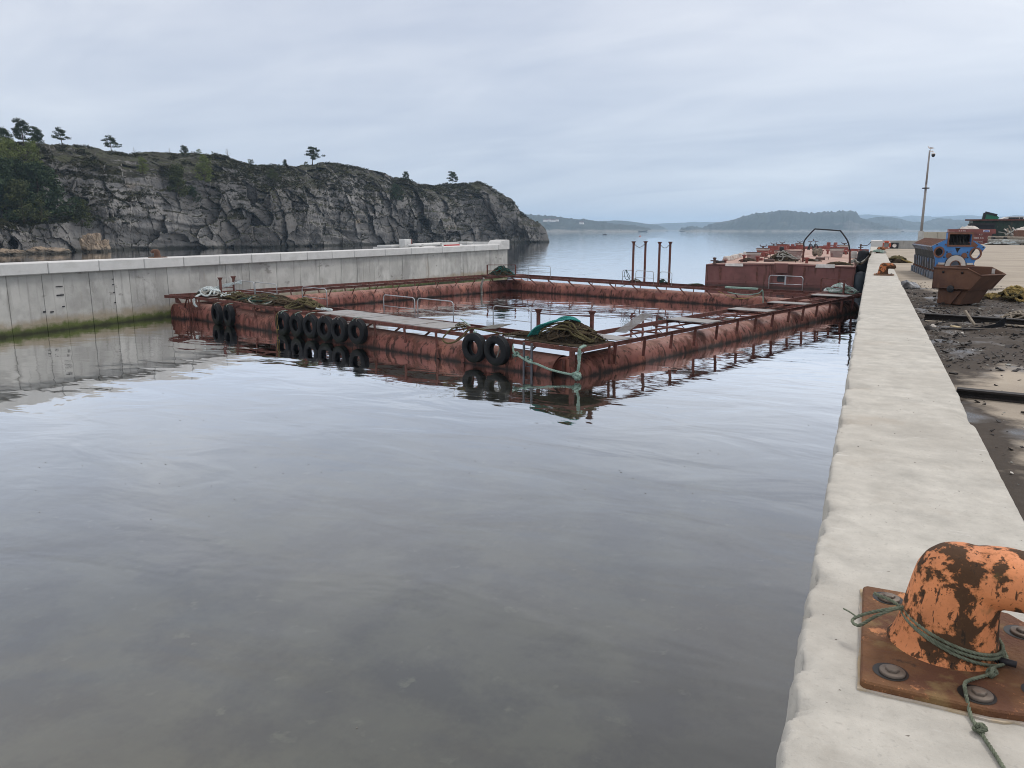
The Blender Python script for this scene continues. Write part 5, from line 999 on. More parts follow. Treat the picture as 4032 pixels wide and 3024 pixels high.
# front plate in strips so that its openings are real holes
def holed(outer, holes, d0, th, name, mat):
    bm = bmesh.new(); 
    def loop(pts):
        vs = [bm.verts.new(E2(x, y, d0)) for x, y in pts]; return [bm.edges.new((vs[i], vs[(i+1) % len(vs)])) for i in range(len(vs))]
    ed = loop(outer)
    for h in holes: ed += loop(h)
    bmesh.ops.triangle_fill(bm, edges=ed, use_beauty=True)
    ret = bmesh.ops.extrude_face_region(bm, geom=list(bm.faces)); 
    bmesh.ops.translate(bm, verts=[g for g in ret['geom'] if isinstance(g, bmesh.types.BMVert)], vec=ea*th)
    bmesh.ops.recalc_face_normals(bm, faces=list(bm.faces))
    me = bpy.data.meshes.new(name); bm.to_mesh(me); bm.free(); me.materials.append(mat); return link(name, me, eng)
circ = lambda cx_, cy_, r, n=18, sy=1.0: [(cx_+r*math.cos(6.2832*i/n), cy_+r*sy*math.sin(6.2832*i/n)) for i in range(n)]
outer = [(430, 622), (668, 505), (668, 408), (1078, 408), (1072, 525), (1290, 635), (1145, 858), (1135, 900), (1100, 1000), (1140, 1150), (520, 1150), (520, 900), (500, 830)]
arch = [(665, 1149)]+[(830-165*math.cos(t), 930-165*math.sin(t)) for t in np.linspace(0, math.pi, 15)]+[(995, 1149)]
outer2 = outer[:9]+[(1140, 1149.5), (996, 1149.5)]+[(830+165*math.cos(t), 930-165*math.sin(t)) for t in np.linspace(0, math.pi, 15)]+[(664, 1149.5), (520, 1149.5)]+outer[11:]
rect = [(690, 432), (1045, 432), (1045, 608), (690, 608)]
holed(outer2, [rect, circ(550, 718, 62), circ(1140, 738, 74), [(805, 648), (897, 648), (848, 735)]], 0.0, 0.10, 'front_plate', m_blue)
def frame(x0, y0, x1, y1, w, name, mat, d=-.04, th=.06):
    for a in ((x0, y0, x1, y0+w), (x0, y1-w, x1, y1), (x0, y0+w, x0+w, y1-w), (x1-w, y0+w, x1, y1-w)): epoly([(a[0], a[1]), (a[2], a[1]), (a[2], a[3]), (a[0], a[3])], d, th, name, mat)
frame(668, 408, 1078, 630, 26, 'opening_frame', m_rustp)
ering('bore_ring', 550, 718, 90, 62, m_rustp); ering('bore_ring', 1140, 738, 98, 74, m_rustp)
ering('cover', 715, 772, 46, 1, m_rustp); ering('cover', 962, 772, 46, 1, m_rustp)
ering('bearing_arch', 830, 930, 163, 84, m_white, .35, -.12, a0=-.05, a1=math.pi+.05); ering('arch_band', 830, 930, 172, 163, m_black, .30, -.08, a0=0, a1=math.pi)
ering('crank_bore', 830, 935, 90, 78, m_rustp, .3, -.14, a0=-.3, a1=math.pi+.3)
for x0, x1 in ((552, 655), (1012, 1112)): epoly([(x0, 885), (x1, 885), (x1, 915), (x0, 915)], -.10, .10, 'mount_bar', m_white)
for x0, x1 in ((530, 655), (1005, 1140)): epoly([(x0, 915), (x1, 915), (x1, 945), (x0, 945)], -.08, .08, 'mount_bar', m_rustp)
epoly([(1085, 548), (1165, 605), (1130, 645), (1075, 630)], -.012, .02, 'rust_patch', m_rustp); epoly([(632, 585), (656, 585), (656, 612), (632, 612)], -.03, .04, 'pad', m_rustp)
for x, y in ((680, 718), (1010, 718), (640, 800), (1022, 800), (1250, 640), (505, 600)): ering('bolt_hole', x, y, 13, 1, m_black, .02, -.008, n=10)
# body behind the plate
epoly([(470, 660), (668, 555), (1076, 555), (1240, 660), (1120, 850), (540, 850)], 1.1, EL-1.1, 'crankcase', m_dark)
epoly([(560, 850), (1110, 850), (1110, 1148), (520, 1148)], .9, EL-.9, 'lower_case', m_eng)
epoly([(668, 408), (690, 408), (690, 560), (668, 560)], .10, .35, 'valley_wall', m_blue); epoly([(1056, 408), (1078, 408), (1078, 560), (1056, 560)], .10, .35, 'valley_wall', m_blue)
epoly([(668, 400), (1078, 400), (1078, 410), (668, 410)], .10, .35, 'valley_roof', m_rustp)
epoly([(690, 420), (1056, 420), (1056, 560), (690, 560)], .46, .03, 'bulkhead', m_dark)
for i in range(6): epoly([(720+i*52, 470), (735+i*52, 462), (760+i*52, 600), (742+i*52, 608)], .30, .10, 'valley_rib', m_dark)
# left cylinder deck: a sloping frame of bars
epoly([(430, 622), (446, 622), (668, 516), (668, 505)], 0.0, .14, 'deck_rail', m_white)
epoly([(415, 640), (440, 622), (500, 690), (478, 708)], .05, EL-.05, 'deck_ledge', m_eng)
nb_ = 22
for i in range(nb_):
    d = .16+(EL-.25)*i/(nb_-1); w = .11
    epoly([(436, 626), (665, 512), (672, 524), (446, 640)], d, w*.9, 'deck_bar', m_rustp)
epoly([(540, 580), (560, 570), (566, 590), (546, 600)], .1, EL-.1, 'deck_rib', m_rustp)
epoly([(480, 700), (505, 690), (530, 830), (512, 842)], .1, EL-.1, 'side_recess', m_dark)
for i in range(9):
    d = .05+(EL-.35)*i/8
    epoly([(478, 835), (520, 830), (528, 1005), (496, 1005)], d, .22, 'side_rib', m_eng); epoly([(452, 1045), (522, 1030), (522, 1148), (452, 1148)], d-.02, .42, 'foot_block', m_eng)
    epoly([(470, 1005), (515, 1000), (515, 1032), (480, 1036)], d+.06, .12, 'foot_stud', m_rustp)
epoly([(500, 830), (545, 830), (545, 1148), (500, 1148)], .12, EL-.2, 'side_wall', m_dark)
epoly([(505, 845), (522, 845), (522, 1149), (505, 1149)], -.02, .16, 'corner_web', m_blue)
# ---- big red hopper skip with weight markings
cR = 118.0
def RD(px, py, y=cR): return ony(px, py, y)
red = thing('hopper_skip', 'large red hopper skip with white weight markings near the yard end', 'skip', Vector((RD(3840, 966).x, cR, GZ)))
m_skred = pbr('skip red paint', (0.235, 0.075, 0.062), 0.7, var=0.15, vscale=.8, layers=[dict(c=(0.16, 0.055, 0.045), s=.7, lo=.48, hi=.64, a=.7), dict(c=(0.30, 0.13, 0.10), s=1.2, lo=.6, hi=.7, a=.5, seed=3), dict(c=(.09, .045, .035), s=(3, 3, .8), lo=.62, hi=.7, a=.7, seed=5)])
def slab(p, d0, th, name, mat, par):
    P = [RD(x, y) for x, y in p]; k = len(P); n = Vector((0, 1, 0))
    return MB().add([q+n*d0 for q in P]+[q+n*(d0+th) for q in P], [tuple(range(k)), tuple(reversed(range(k, 2*k)))]+[((i+1) % k, i, k+i, k+(i+1) % k) for i in range(k)]).build(name, mat, par)
slab([(3745, 918), (3910, 918), (3884, 969), (3785, 969)], .12, 2.6, 'skip_body', m_skred, red)
slab([(3738, 902), (3922, 902), (3922, 919), (3738, 919)], 0, 2.9, 'skip_rim', m_skred, red)
slab([(3740, 917), (3920, 917), (3920, 920), (3740, 920)], -.12, .12, 'rim_flange', m_skred, red); slab([(3766, 946), (3897, 946), (3896, 948), (3767, 948)], -.02, .14, 'rib', m_skred, red)
m_letter = pbr('white lettering', (0.72, 0.68, 0.64), .8, var=.25, vscale=2.5)
def lettering(txt, px, py, hpx, y, mat, par, name='lettering', spacing=1.0, dn=0.0):
    cu = bpy.data.curves.new(name, 'FONT'); cu.body = txt; cu.size = 1.0; cu.space_character = spacing; cu.extrude = 0.012
    tmp = bpy.data.objects.new('tmp', cu); COL.objects.link(tmp); bpy.context.view_layer.update(); me = bpy.data.meshes.new_from_object(tmp); bpy.data.objects.remove(tmp)
    p = ony(px, py, y); q = ony(px, py-hpx, y); s = (q.z-p.z)/0.69
    me.transform(Matrix.Translation(p) @ Matrix.Rotation(R(90), 4, 'X') @ Matrix.Diagonal((s, s, s, 1))); me.materials.clear(); me.materials.append(mat); me.name = name
    return link(name, me, par)
yl = cR+.06
lettering('8500 KG', 3832, 940, 6.2, yl, m_letter, red, spacing=1.1); lettering('1000 KG', 3831, 954, 6, yl, m_letter, red, spacing=1.1); lettering('KG', 3855, 926, 5.5, yl, m_letter, red, spacing=1.1)
lettering('8 5 KG', 3775, 911, 5, cR-.03, m_letter, red, spacing=1.15)
m_lblue = pbr('label blue', (.03, .07, .35), .5)
slab([(3871, 905), (3897, 905), (3897, 914), (3871, 914)], -.03, .03, 'label_plate', m_letter, red); slab([(3873, 906.5), (3895, 906.5), (3895, 912.5), (3873, 912.5)], -.05, .02, 'label_field', m_lblue, red)
slab([(3874, 907.5), (3879, 907.5), (3879, 910), (3874, 910)], -.07, .02, 'label_mark', m_letter, red); slab([(3880, 909.5), (3894, 908.2), (3894, 909.6), (3880, 911)], -.07, .02, 'label_mark', m_letter, red)
m_bag = pbr('pale rubble', (.52, .48, .43), .9, var=.25, vscale=1.5); rnd = random.Random(12)
for i, (px, py, s) in enumerate(((3800, 903, .8), (3815, 901, .9), (3828, 897, .75), (3845, 903, .7), (3786, 904, .6))):
    p = RD(px, py, cR+1.3); tag(mound('rubble_sack', m_bag, None, p-Vector((0, 0, .25)), (1, 0, 0), (0, 1, 0), s*1.1, .8, s*.7, i+3, .3, 20), 'pale rubble sack lying in the top of the red hopper skip', 'sack', 'sacks in the red skip')
p0, p1 = RD(3772, 903, cR+1.5), RD(3838, 896, cR+1.6); tag(MB().bar(p0, p1, .3, .18).build('plank', m_rgr), 'grey plank lying slantwise across the sacks in the red skip', 'plank')
# ---- black box and green scow hull behind
def backbox(name, label, cat, px0, py0, px1, py1, y, depth, mat, z_to_ground=True, taper=None):
    a, b = ony(px0, py0, y), ony(px1, py1, y); z0 = GZ if z_to_ground else b.z
    t = thing(name, label, cat, ((a.x+b.x)/2, y, z0)); MB().box(((a.x+b.x)/2, y+depth/2, (a.z+z0)/2), (b.x-a.x, depth, a.z-z0), taper=taper).build(name+'_body', mat, t, bevel=.04); return t, a, b, z0
m_gh = pbr('dark green hull', (.032, .055, .042), .8, var=.3, vscale=.6, layers=[dict(c=(.10, .055, .03), s=(.9, .9, .35), lo=.52, hi=.64, a=.75), dict(c=(.34, .28, .2), s=(2.4, 2.4, 1.2), lo=.68, hi=.73, a=.8, seed=4), dict(c=(.02, .022, .02), s=.8, lo=.5, hi=.66, a=.6, seed=7)])
t_, a_, b_, z_ = backbox('steel_box', 'low black steel box standing between red skip and green hull', 'box', 3820, 880, 3914, 918, 122.5, 3.0, pbr('matt black box', (.016, .018, .023), .75, var=.2, vscale=1))
MB().box(((a_.x+b_.x)/2, 122.42, a_.z-.1), (b_.x-a_.x+.1, .1, .25)).build('top_flange', m_black, t_)
t_, a_, b_, z_ = backbox('scow_hull', 'long dark green rust-streaked steel scow hull stored on the yard end', 'hull', 3832, 868, 4260, 935, 127, 5.0, m_gh)
MB().box(((a_.x+b_.x)/2-.4, 126.85, a_.z+.06), (b_.x-a_.x+1.2, .5, .2)).build('top_rim', m_rail, t_)
for px in range(3850, 4250, 26): q = ony(px, 900, 126.98); MB().box((q.x, 126.96, (a_.z+GZ)/2), (.10, .06, a_.z-GZ-.2)).build('frame_rib', m_gh, t_)
m_bg = pbr('bright green plastic', (.012, .16, .085), .45, var=.1, vscale=2)
gb = thing('green_crate', 'bright green plastic crate tipped on the green scow hull', 'crate', ony(3900, 862, 129))
P = [ony(x, y, 128.4) for x, y in ((3871, 866), (3879, 838), (3926, 849), (3934, 856), (3929, 866))]; k = len(P)
MB().add(P+[q+Vector((0, 2.2, 0)) for q in P], [tuple(range(k)), tuple(reversed(range(k, 2*k)))]+[((i+1) % k, i, k+i, k+(i+1) % k) for i in range(k)]).build('crate_body', m_bg, gb)
MB().bar(P[0]+Vector((0, -.05, 0)), P[1]+Vector((0, -.05, 0)), .35, .3, (0, 1, 0)).bar(P[1]+Vector((0, -.05, .05)), P[2]+Vector((0, -.05, .05)), .3, .14, (0, 1, 0)).build('crate_lid', m_black, gb)
cv = thing('boat_cabin', 'low white boat cabin roof with dark windows showing over the green hull', 'boat', ony(4000, 865, 131))
P = [ony(x, y, 131) for x, y in ((3943, 868), (3952, 858), (3970, 853), (4160, 850), (4170, 868))]; k = len(P)
MB().add(P+[q+Vector((0, 3, 0)) for q in P], [tuple(range(k)), tuple(reversed(range(k, 2*k)))]+[((i+1) % k, i, k+i, k+(i+1) % k) for i in range(k)]).build('cabin', m_letter, cv)
for px in (3978, 3992, 4006, 4022): a = ony(px, 860, 130.9); MB().box((a.x, 130.96, a.z), (.42, .06, .3)).build('window', m_black, cv)
# ---- long pipes, scrap, brown skip at the right
for i, (y0, y1, yd) in enumerate(((937, 944, 114), (949, 956, 112.5))):
    a, b = ony(3893, y0, yd), ony(4230, y1+2, yd-6); r_ = .26
    tag(MB().tube([a, b], r_, 14).build('long_pipe', m_rgr if i else m_wood), ('grey' if i else 'brownish')+' long steel pipe lying '+('lower in front of' if i else 'behind')+' the other pipe by the red skip', 'pipe', 'long pipes by the red skip')
for i in range(4):
    a = ony(3905+i*44, 966, 113.4); tag(MB().box((a.x, 113.4, GZ+.45), (.3, 2.4, .9)).build('timber_bearer', m_black), 'black timber bearer under the long pipes', 'timber', 'bearers under the long pipes')
tag(heap('scrap_net', 'white and grey net scraps heaped under the long pipes', Vector((ony(3955, 966, 110.5).x, 110.5, GZ)), X, Yv, 2.2, .7, .5, [(m_rw, 6, .06, 2, 1), (m_rgr, 5, .06, 2, 1)], 81, weed=.6, cat='net'))
sc = thing('scrap_pile', 'pile of pale driftwood and scrap in front of the green hull', 'scrap', Vector((ony(3990, 935, 123).x, 123, GZ))); rnd = random.Random(33)
for i in range(26):
    c = Vector((ony(3985+rnd.uniform(-22, 24), 930, 123).x, 123+rnd.uniform(-1, 1), GZ+rnd.uniform(.1, 1.6))); d = Vector((rnd.uniform(-1, 1), rnd.uniform(-.3, .3), rnd.uniform(-.2, .9))).normalized()*rnd.uniform(.5, 1.3)
    MB().bar(c-d, c+d, .16, .12).build('stick', rnd.choice([m_rgr, m_wood, m_bag, m_rgr]), sc)
backbox('rust_skip', 'brown rusty skip with rubble at the yard end beside the scrap pile', 'skip', 4011, 906, 4090, 937, 117, 3.0, pbr('brown skip paint', (.17, .085, .055), .8, var=.3, vscale=1.2), taper=1.1)
tag(mound('rubble_sack', m_bag, None, ony(4035, 905, 118.5)-Vector((0, 0, .1)), (1, 0, 0), (0, 1, 0), 1.0, .9, .5, 9, .4, 20), 'pale rubble heap in the top of the brown rusty skip', 'rubble')
# ---- low end wall with lifebuoy board, tall cream wall, mast
ew = thing('end_wall', 'low grey concrete end wall of the quay carrying the lifebuoy', 'wall', (3.4, 84.1, GZ)); zt = ony(3520, 947, 84).z
MB().box((3.42, 84.2, (zt+GZ)/2), (5.1, .4, zt-GZ)).build('wall_body', m_wallc, ew, bevel=.02)
tw = thing('yard_wall', 'tall cream concrete block wall behind the blue engine block', 'wall', (8, 92, GZ)); zt2 = ony(3640, 913, 92).z; x0 = ony(3621, 930, 92).x
for i in range(2): MB().box((x0+.8+i*1.62, 92.2, (zt2+GZ)/2+.004*i), (1.6, .6, zt2-GZ)).build('block', pbr('cream concrete', (.42, .39, .32), .9, var=.15, vscale=1, objvar=.08, layers=[dict(c=(.2, .15, .1), s=(1.5, 1.5, .4), lo=.55, hi=.7, a=.6)]), tw, bevel=.03)
m_buoy = pbr('orange red buoy', (.50, .085, .035), .6, var=.1, vscale=3)
lc = ony(3490, 965, 83.85); lb = thing('lifebuoy', 'orange lifebuoy with white bands hung on the end wall', 'lifebuoy', lc)
Rm = .33
MB().tube([lc+Vector((Rm*math.cos(a), 0, Rm*math.sin(a))) for a in np.linspace(0, 6.2832, 33)[:-1]], .095, 10, closed=True).build('ring', m_buoy, lb)
for k in range(4):
    a0 = .75+k*math.pi/2; MB().tube([lc+Vector((Rm*math.cos(a), 0, Rm*math.sin(a))) for a in np.linspace(a0-.14, a0+.14, 5)], .101, 10).build('band', m_letter, lb)
bc = ony(3522, 967, 83.9); bd = thing('rescue_board', 'black square board with a white disc beside the lifebuoy', 'sign', bc)
MB().box(bc, (.70, .06, .54)).build('board', m_black, bd, bevel=.01); MB().lathe([(0, .0), (.185, .0), (.185, .03)], bc+Vector((0, -.033, 0)), (0, -1, 0), 24).build('disc', m_letter, bd)
ms = thing('camera_mast', 'tall thin grey steel mast with a dome camera near its top', 'mast', Vector((ony(3626, 925, 90).x, 90, GZ))); bx_ = ony(3626, 925, 90).x
zT = ony(3662, 592, 90).z
MB().box((bx_, 90, GZ+.85), (.55, .55, 1.7), taper=.85).build('mast_foot', m_wallc, ms, bevel=.03)
m_mast = pbr('weathered mast', (.27, .255, .245), .6, .2, var=.12, vscale=1.2)
MB().tube([(bx_, 90, GZ+1.6), (bx_, 90, GZ+6.3)], [.13, .11], 12).tube([(bx_, 90, GZ+6.3), (bx_, 90, zT)], [.10, .075], 12).build('mast_pole', m_mast, ms)
MB().lathe([(.0, -.05), (.34, -.05), (.34, .05), (0, .05)], (bx_, 90, ony(3645, 741, 90).z), (0, 0, 1), 16, smooth=False).build('flange', m_black, ms)
zc = ony(3670, 612, 90).z
MB().tube(crom([(bx_, 89.95, zc+.32), (bx_+.2, 89.9, zc+.42), (bx_+.36, 89.9, zc+.30)], 5), .05, 8).build('camera_arm', m_letter, ms)
MB().lathe([(.17, .12), (.17, .0), (.15, -.08), (.08, -.16), (0, -.18)], (bx_+.36, 89.9, zc), (0, 0, 1), 18).build('camera_dome', m_black, ms); MB().lathe([(0, .24), (.12, .24), (.175, .18), (.175, .10)], (bx_+.36, 89.9, zc), (0, 0, 1), 18).build('camera_hood', m_letter, ms)
# ---- gull on the mast
m_gull = pbr('gull grey', (.40, .40, .42), .8, var=.1, vscale=9)
gp = Vector((bx_+.02, 90, zT)); gl = thing('gull', 'gull standing on top of the camera mast facing the water', 'gull', gp)
MB().tube(crom([gp+Vector((.36, 0, .20)), gp+Vector((.26, 0, .215)), gp+Vector((.10, 0, .225)), gp+Vector((-.06, 0, .245)), gp+Vector((-.13, 0, .30)), gp+Vector((-.15, 0, .36)), gp+Vector((-.19, 0, .375))], 4), [.005]+[.012+.012*i for i in range(3)]+[.055, .065, .075, .082, .088, .09, .088, .082, .074, .066, .060, .056, .052, .048, .046, .045, .044, .042, .038, .030, .015], 10).build('gull_body', m_letter, gl)
MB().tube([gp+Vector((-.18, 0, .372)), gp+Vector((-.245, 0, .355))], [.016, .004], 6).build('beak', m_ry, gl)
for s in (-1, 1):
    MB().tube(crom([gp+Vector((-.03, s*.06, .26)), gp+Vector((.10, s*.085, .245)), gp+Vector((.26, s*.06, .215)), gp+Vector((.40, s*.015, .19))], 3), [.03, .045, .05, .052, .048, .04, .03, .02, .012, .004], 8).build('wing', m_gull, gl)
    MB().tube([gp+Vector((.04, s*.03, .18)), gp+Vector((.03, s*.03, 0.0))], .009, 5).build('leg', m_ry, gl)
# ---- soft heaps near the quay
heap('rope_heap', 'yellow-olive rope heap lying beside the tipping skip', onz(3990, 1186, GZ), X, Yv, .50, .42, .30, [(m_ry, 8, .036, 2.2, 1.05), (m_ro, 3, .036, 2, 1)], 91, weed=.4)
heap('rope_coil', 'thin yellow net line trailing from the rope heap towards the skip', onz(3905, 1178, GZ), X, Yv, .42, .3, .10, [(m_ry, 3, .024, 2, 1), (m_ro, 2, .02, 2, 1)], 92, weed=.6)
heap('canvas_bundle', 'crumpled olive canvas bundle on the yard beyond the second bollard', onz(3530, 1034, GZ), X, Yv, .75, .6, .30, [(m_ro, 4, .05, 2, 1), (m_ry, 2, .04, 2, 1)], 93, weed=.8, cat='bundle')
heap('rope_coil', 'yellow rope heap at the foot of the end wall near the engine', onz(3578, 979, GZ), X, Yv, 1.0, .5, .5, [(m_ry, 6, .05, 2, 1)], 94, weed=.5)
b_ = mound('sack', pbr('grey plastic sack', (.22, .23, .25), .5, var=.3, vscale=4, layers=[dict(c=(.04, .04, .045), s=4, lo=.5, hi=.6, a=.8)]), None, onz(3580, 1131, GZ), (1, 0, 0), (0, 1, 0), .36, .34, .24, 3, .5, 36); tag(b_, 'grey plastic sack slumped against the quay cap before the engine', 'sack')
b_ = mound('sack', m_black, None, onz(3573, 1134, GZ), (1, 0, 0), (0, 1, 0), .26, .24, .15, 6, .5, 30); tag(b_, 'black plastic bag half under the grey sack by the quay cap', 'sack')
# ---- beams and boards on the ground
m_beam = pbr('oily steel beam', (.028, .024, .022), .7, .2, var=.3, vscale=5)
def lie(name, label, cat, p0, p1, w, h, mat, dz_=0.0):
    a, b = onz(*p0, GZ), onz(*p1, GZ); o = MB().bar(a+Vector((0, 0, h/2+dz_)), b+Vector((0, 0, h/2+dz_)), w, h).build(name, mat, bevel=.006); return tag(o, label, cat)
def ibeam(name, label, p0, p1, w, h, dz_=0.0):
    a, b = onz(*p0, GZ), onz(*p1, GZ); z = Vector((0, 0, dz_)); m = MB(); m.bar(a+z+Vector((0, 0, .01)), b+z+Vector((0, 0, .01)), w, .02); m.bar(a+z+Vector((0, 0, h-.01)), b+z+Vector((0, 0, h-.01)), w, .02); m.bar(a+z+Vector((0, 0, h/2)), b+z+Vector((0, 0, h/2)), .015, h); return tag(m.build(name, m_beam), label, 'beam')
ibeam('steel_beam', 'long dark steel beam lying across the tan concrete to the quay cap', (3765, 1558), (4300, 1612), .12, .09)
ibeam('steel_beam', 'black steel beam half buried in sludge behind the tan boards', (3640, 1258), (4200, 1296), .16, .13)
ibeam('steel_beam', 'thin black steel bar in the sludge in front of the charred tyre strip', (3700, 1300), (4150, 1318), .07, .05)
lie('board', 'pale bleached board lying along the black beam in the sludge', 'board', (3642, 1268), (3720, 1271), .12, .03, m_wood); lie('board', 'long pale board under the black rubber strip in the sludge', 'board', (3880, 1275), (4150, 1298), .14, .03, m_wood)
m_chipb = pbr('fresh splintered wood', (.42, .34, .20), .85, var=.2, vscale=9)
lie('wood_chip', 'small bright yellow board piece lying on the black sludge', 'board', (3748, 1292), (3776, 1298), .10, .02, m_chipb, .03)
a, b = onz(3836, 1290, GZ), onz(3802, 1246, GZ); tag(MB().bar(a+Vector((0, 0, .05)), a+Vector((-.17, .12, .30)), .06, .03).build('stick', m_wood), 'splintered stick poking up out of the sludge', 'stick')
a = onz(3890, 1294, GZ); tag(MB().add([tuple(a+Vector((x, .02*i, z))) for i in (0, 1) for x, z in ((-.28, .0), (-.1, .03), (.1, .09), (.27, .24), (.25, .05), (.0, 0))], [(0, 1, 2, 3, 4, 5), (11, 10, 9, 8, 7, 6)]+[(i, (i+1) % 6, 6+(i+1) % 6, 6+i) for i in range(6)]).build('rubber_strip', m_tyre), 'curled black rubber strip standing in the sludge', 'rubber')
a = onz(3655, 1298, GZ); tag(mound('stone', m_bag, None, onz(3672, 1290, GZ), (1, 0, 0), (0, 1, 0), .07, .06, .06, 2, .3, 16), 'pale stone at the edge of the sludge by the quay cap', 'stone'); tag(mound('stone', m_beam, None, a, (1, 0, 0), (0, 1, 0), .11, .10, .10, 5, .3, 16), 'round black lump against the quay cap', 'stone')
heap('net_scrap', 'tan knotted net scrap at the end of the pale board', onz(4015, 1262, GZ), X, Yv, .35, .3, .16, [(m_wood, 4, .02, 2, 1)], 95, weed=.7, cat='net')
# ---- loose debris: flakes, splinters, grit
def debris():
    rnd = random.Random(17); m = [MB(), MB(), MB()]; mats = [m_beam, m_rgr, pbr('pale chips', (.5, .47, .42), .9)]
    def flake(mb, p, s, tilt):
        a = rnd.uniform(0, 6.28); k = rnd.choice((3, 4, 5)); h = s*rnd.uniform(.1, .35); pts = [(math.cos(a+6.28*i/k)*s*rnd.uniform(.5, 1), math.sin(a+6.28*i/k)*s*rnd.uniform(.3, 1)) for i in range(k)]
        mb.prism(pts, h, p, Vector((1, 0, rnd.uniform(-tilt, tilt))), Vector((0, 1, rnd.uniform(-tilt, tilt))))
    for i in range(6000):
        y = rnd.choice((rnd.uniform(11.5, 20), rnd.uniform(12, 27), rnd.uniform(6, 30))); x = .88+abs(rnd.gauss(0, 1.8)) if rnd.random() < .5 else rnd.uniform(.88, 6.5)
        s = min(.075, .009+rnd.expovariate(75)); r_ = rnd.random(); k = 0 if r_ < .86 else (1 if r_ < .955 else 2)
        if y < 11.5 and rnd.random() < .5: continue
        flake(m[k], Vector((x, y, YARDZ+(.02 if 12 < y < 30 else 0)+rnd.uniform(-.004, .02))), s*(.55 if k == 2 else 1), .5)
    for k, nm, lb in ((0, 'dark_debris', 'black flakes and crumbs of dried sludge strewn over the yard'), (1, 'grey_debris', 'grey splinters and shards strewn over the sludge'), (2, 'pale_chips', 'tiny pale chips scattered over the dark sludge')):
        o = m[k].build(nm, mats[k]); tag(o, lb, 'debris', kind='stuff')
    mm = MB()
    for i in range(40):
        y = rnd.uniform(1.9, 3)**2.3; flake(mm, Vector((rnd.uniform(-.05, .8), y, QTOP+.001)), rnd.uniform(.002, .007), .3)
    tag(mm.build('cap_grit', m_beam), 'small dark specks of grit on the pale quay cap', 'grit', kind='stuff')
debris()
# ---- what stands on the far pier head
m_pw = pbr('white painted steel', (.58, .58, .56), .6, var=.1, vscale=2, layers=[dict(c=(.3, .2, .14), s=2.5, lo=.6, hi=.7, a=.5)])
PZ = PTOP
def pbox(name, label, cat, px0, px1, ptop, x, dx, mat, part='body', flare=False):
    a, b = onx(px0, ptop, x), onx(px1, ptop, x); t = thing(name, label, cat, (x-dx/2, (a.y+b.y)/2, PZ))
    m = MB().box((x-dx/2, (a.y+b.y)/2, (a.z+PZ)/2-.02), (dx, b.y-a.y, a.z-PZ+.04))
    if flare: m.box((x-dx/2, (a.y+b.y)/2, a.z-.05), (dx*1.25, (b.y-a.y)*1.25, .12))
    m.build(part, mat, t, bevel=.02); return t, a, b
pbox('pier_block', 'pale concrete block on the pier head behind the white pipe', 'block', 1541, 1612, 966, -39.9, 1.6, m_coping, 'block_body')
t, a, b = pbox('pier_cabinet', 'white metal cabinet standing at the end of the white pipe on the pier', 'cabinet', 1593, 1618, 942, -39.0, .6, m_pw, 'cabinet_body')
MB().box((-39.25, b.y+.10, (a.z+PZ)/2+.1), (.4, .18, (a.z-PZ)*.7)).build('cabinet_panel', m_redp, t, bevel=.01)
a, b = onx(1604, 971, -38.6), onx(1736, 960, -38.6); t = thing('white_pipe', 'long white pipe lying slightly raised on the pier head', 'pipe', (-38.6, a.y, PZ)); a.z = max(a.z, PZ+.15); MB().tube([a, b], .14, 14).build('pipe_run', m_pw, t)
for f in (.40, .97): q = a.lerp(b, f); MB().box((q.x, q.y, (q.z+PZ)/2), (.3, .35, max(q.z-PZ, .1)+.16)).build('pipe_saddle', m_wallc, t, bevel=.02)
pbox('pier_box', 'small grey box at the far end of the white pipe', 'box', 1726, 1740, 954, -39.3, .6, m_wallc); pbox('pier_plinth', 'small square concrete plinth with a flared top on the pier head', 'plinth', 1839, 1857, 953, -39.4, .6, m_coping, flare=True)
a, b = onx(1751, 971, -38.3), onx(1806, 971, -38.3); tag(MB().bar(Vector((-38.3, a.y, PZ+.07)), Vector((-38.3, b.y, PZ+.07)), .25, .12).build('red_beam', pbr('signal red', (.42, .02, .02), .5)), 'bright red beam lying on the white pier deck', 'beam')
a = onx(1730, 974, -37.9); tag(mound('black_tray', m_black, None, (-37.9, a.y, PZ), (1, 0, 0), (0, 1, 0), .35, .5, .10, 3, .2, 20), 'flat black tray on the white pier deck below the pipe', 'tray')
pr = thing('pier_railing', 'thin low grey railing near the end of the pier head', 'railing', (-40, onx(1880, 965, -40).y, PZ))
for px in (1868, 1876, 1884, 1892): q = onx(px, 960, -40); MB().tube([(q.x, q.y, PZ-.05), (q.x, q.y, q.z)], .02, 5).build('upright', m_galv, pr)
# marks on the dock wall: short dark ladder rungs and hooks cast into it
for i, (px, py, w, h) in enumerate(((233, 1128, 17, 3), (237, 1162, 18, 5), (250, 1207, 6, 4), (444, 1099, 4, 3), (446, 1120, 4, 3), (449, 1152, 4, 3), (454, 1191, 3, 5), (205, 1228, 8, 5), (175, 1228, 6, 6))):
    a = onx(px, py, FX+.02); s = (a-CAMP).dot(_fw)/FPX; MB().box(a, (.05, w*s*1.6, h*s)).build('wall_fitting', m_black, pier)
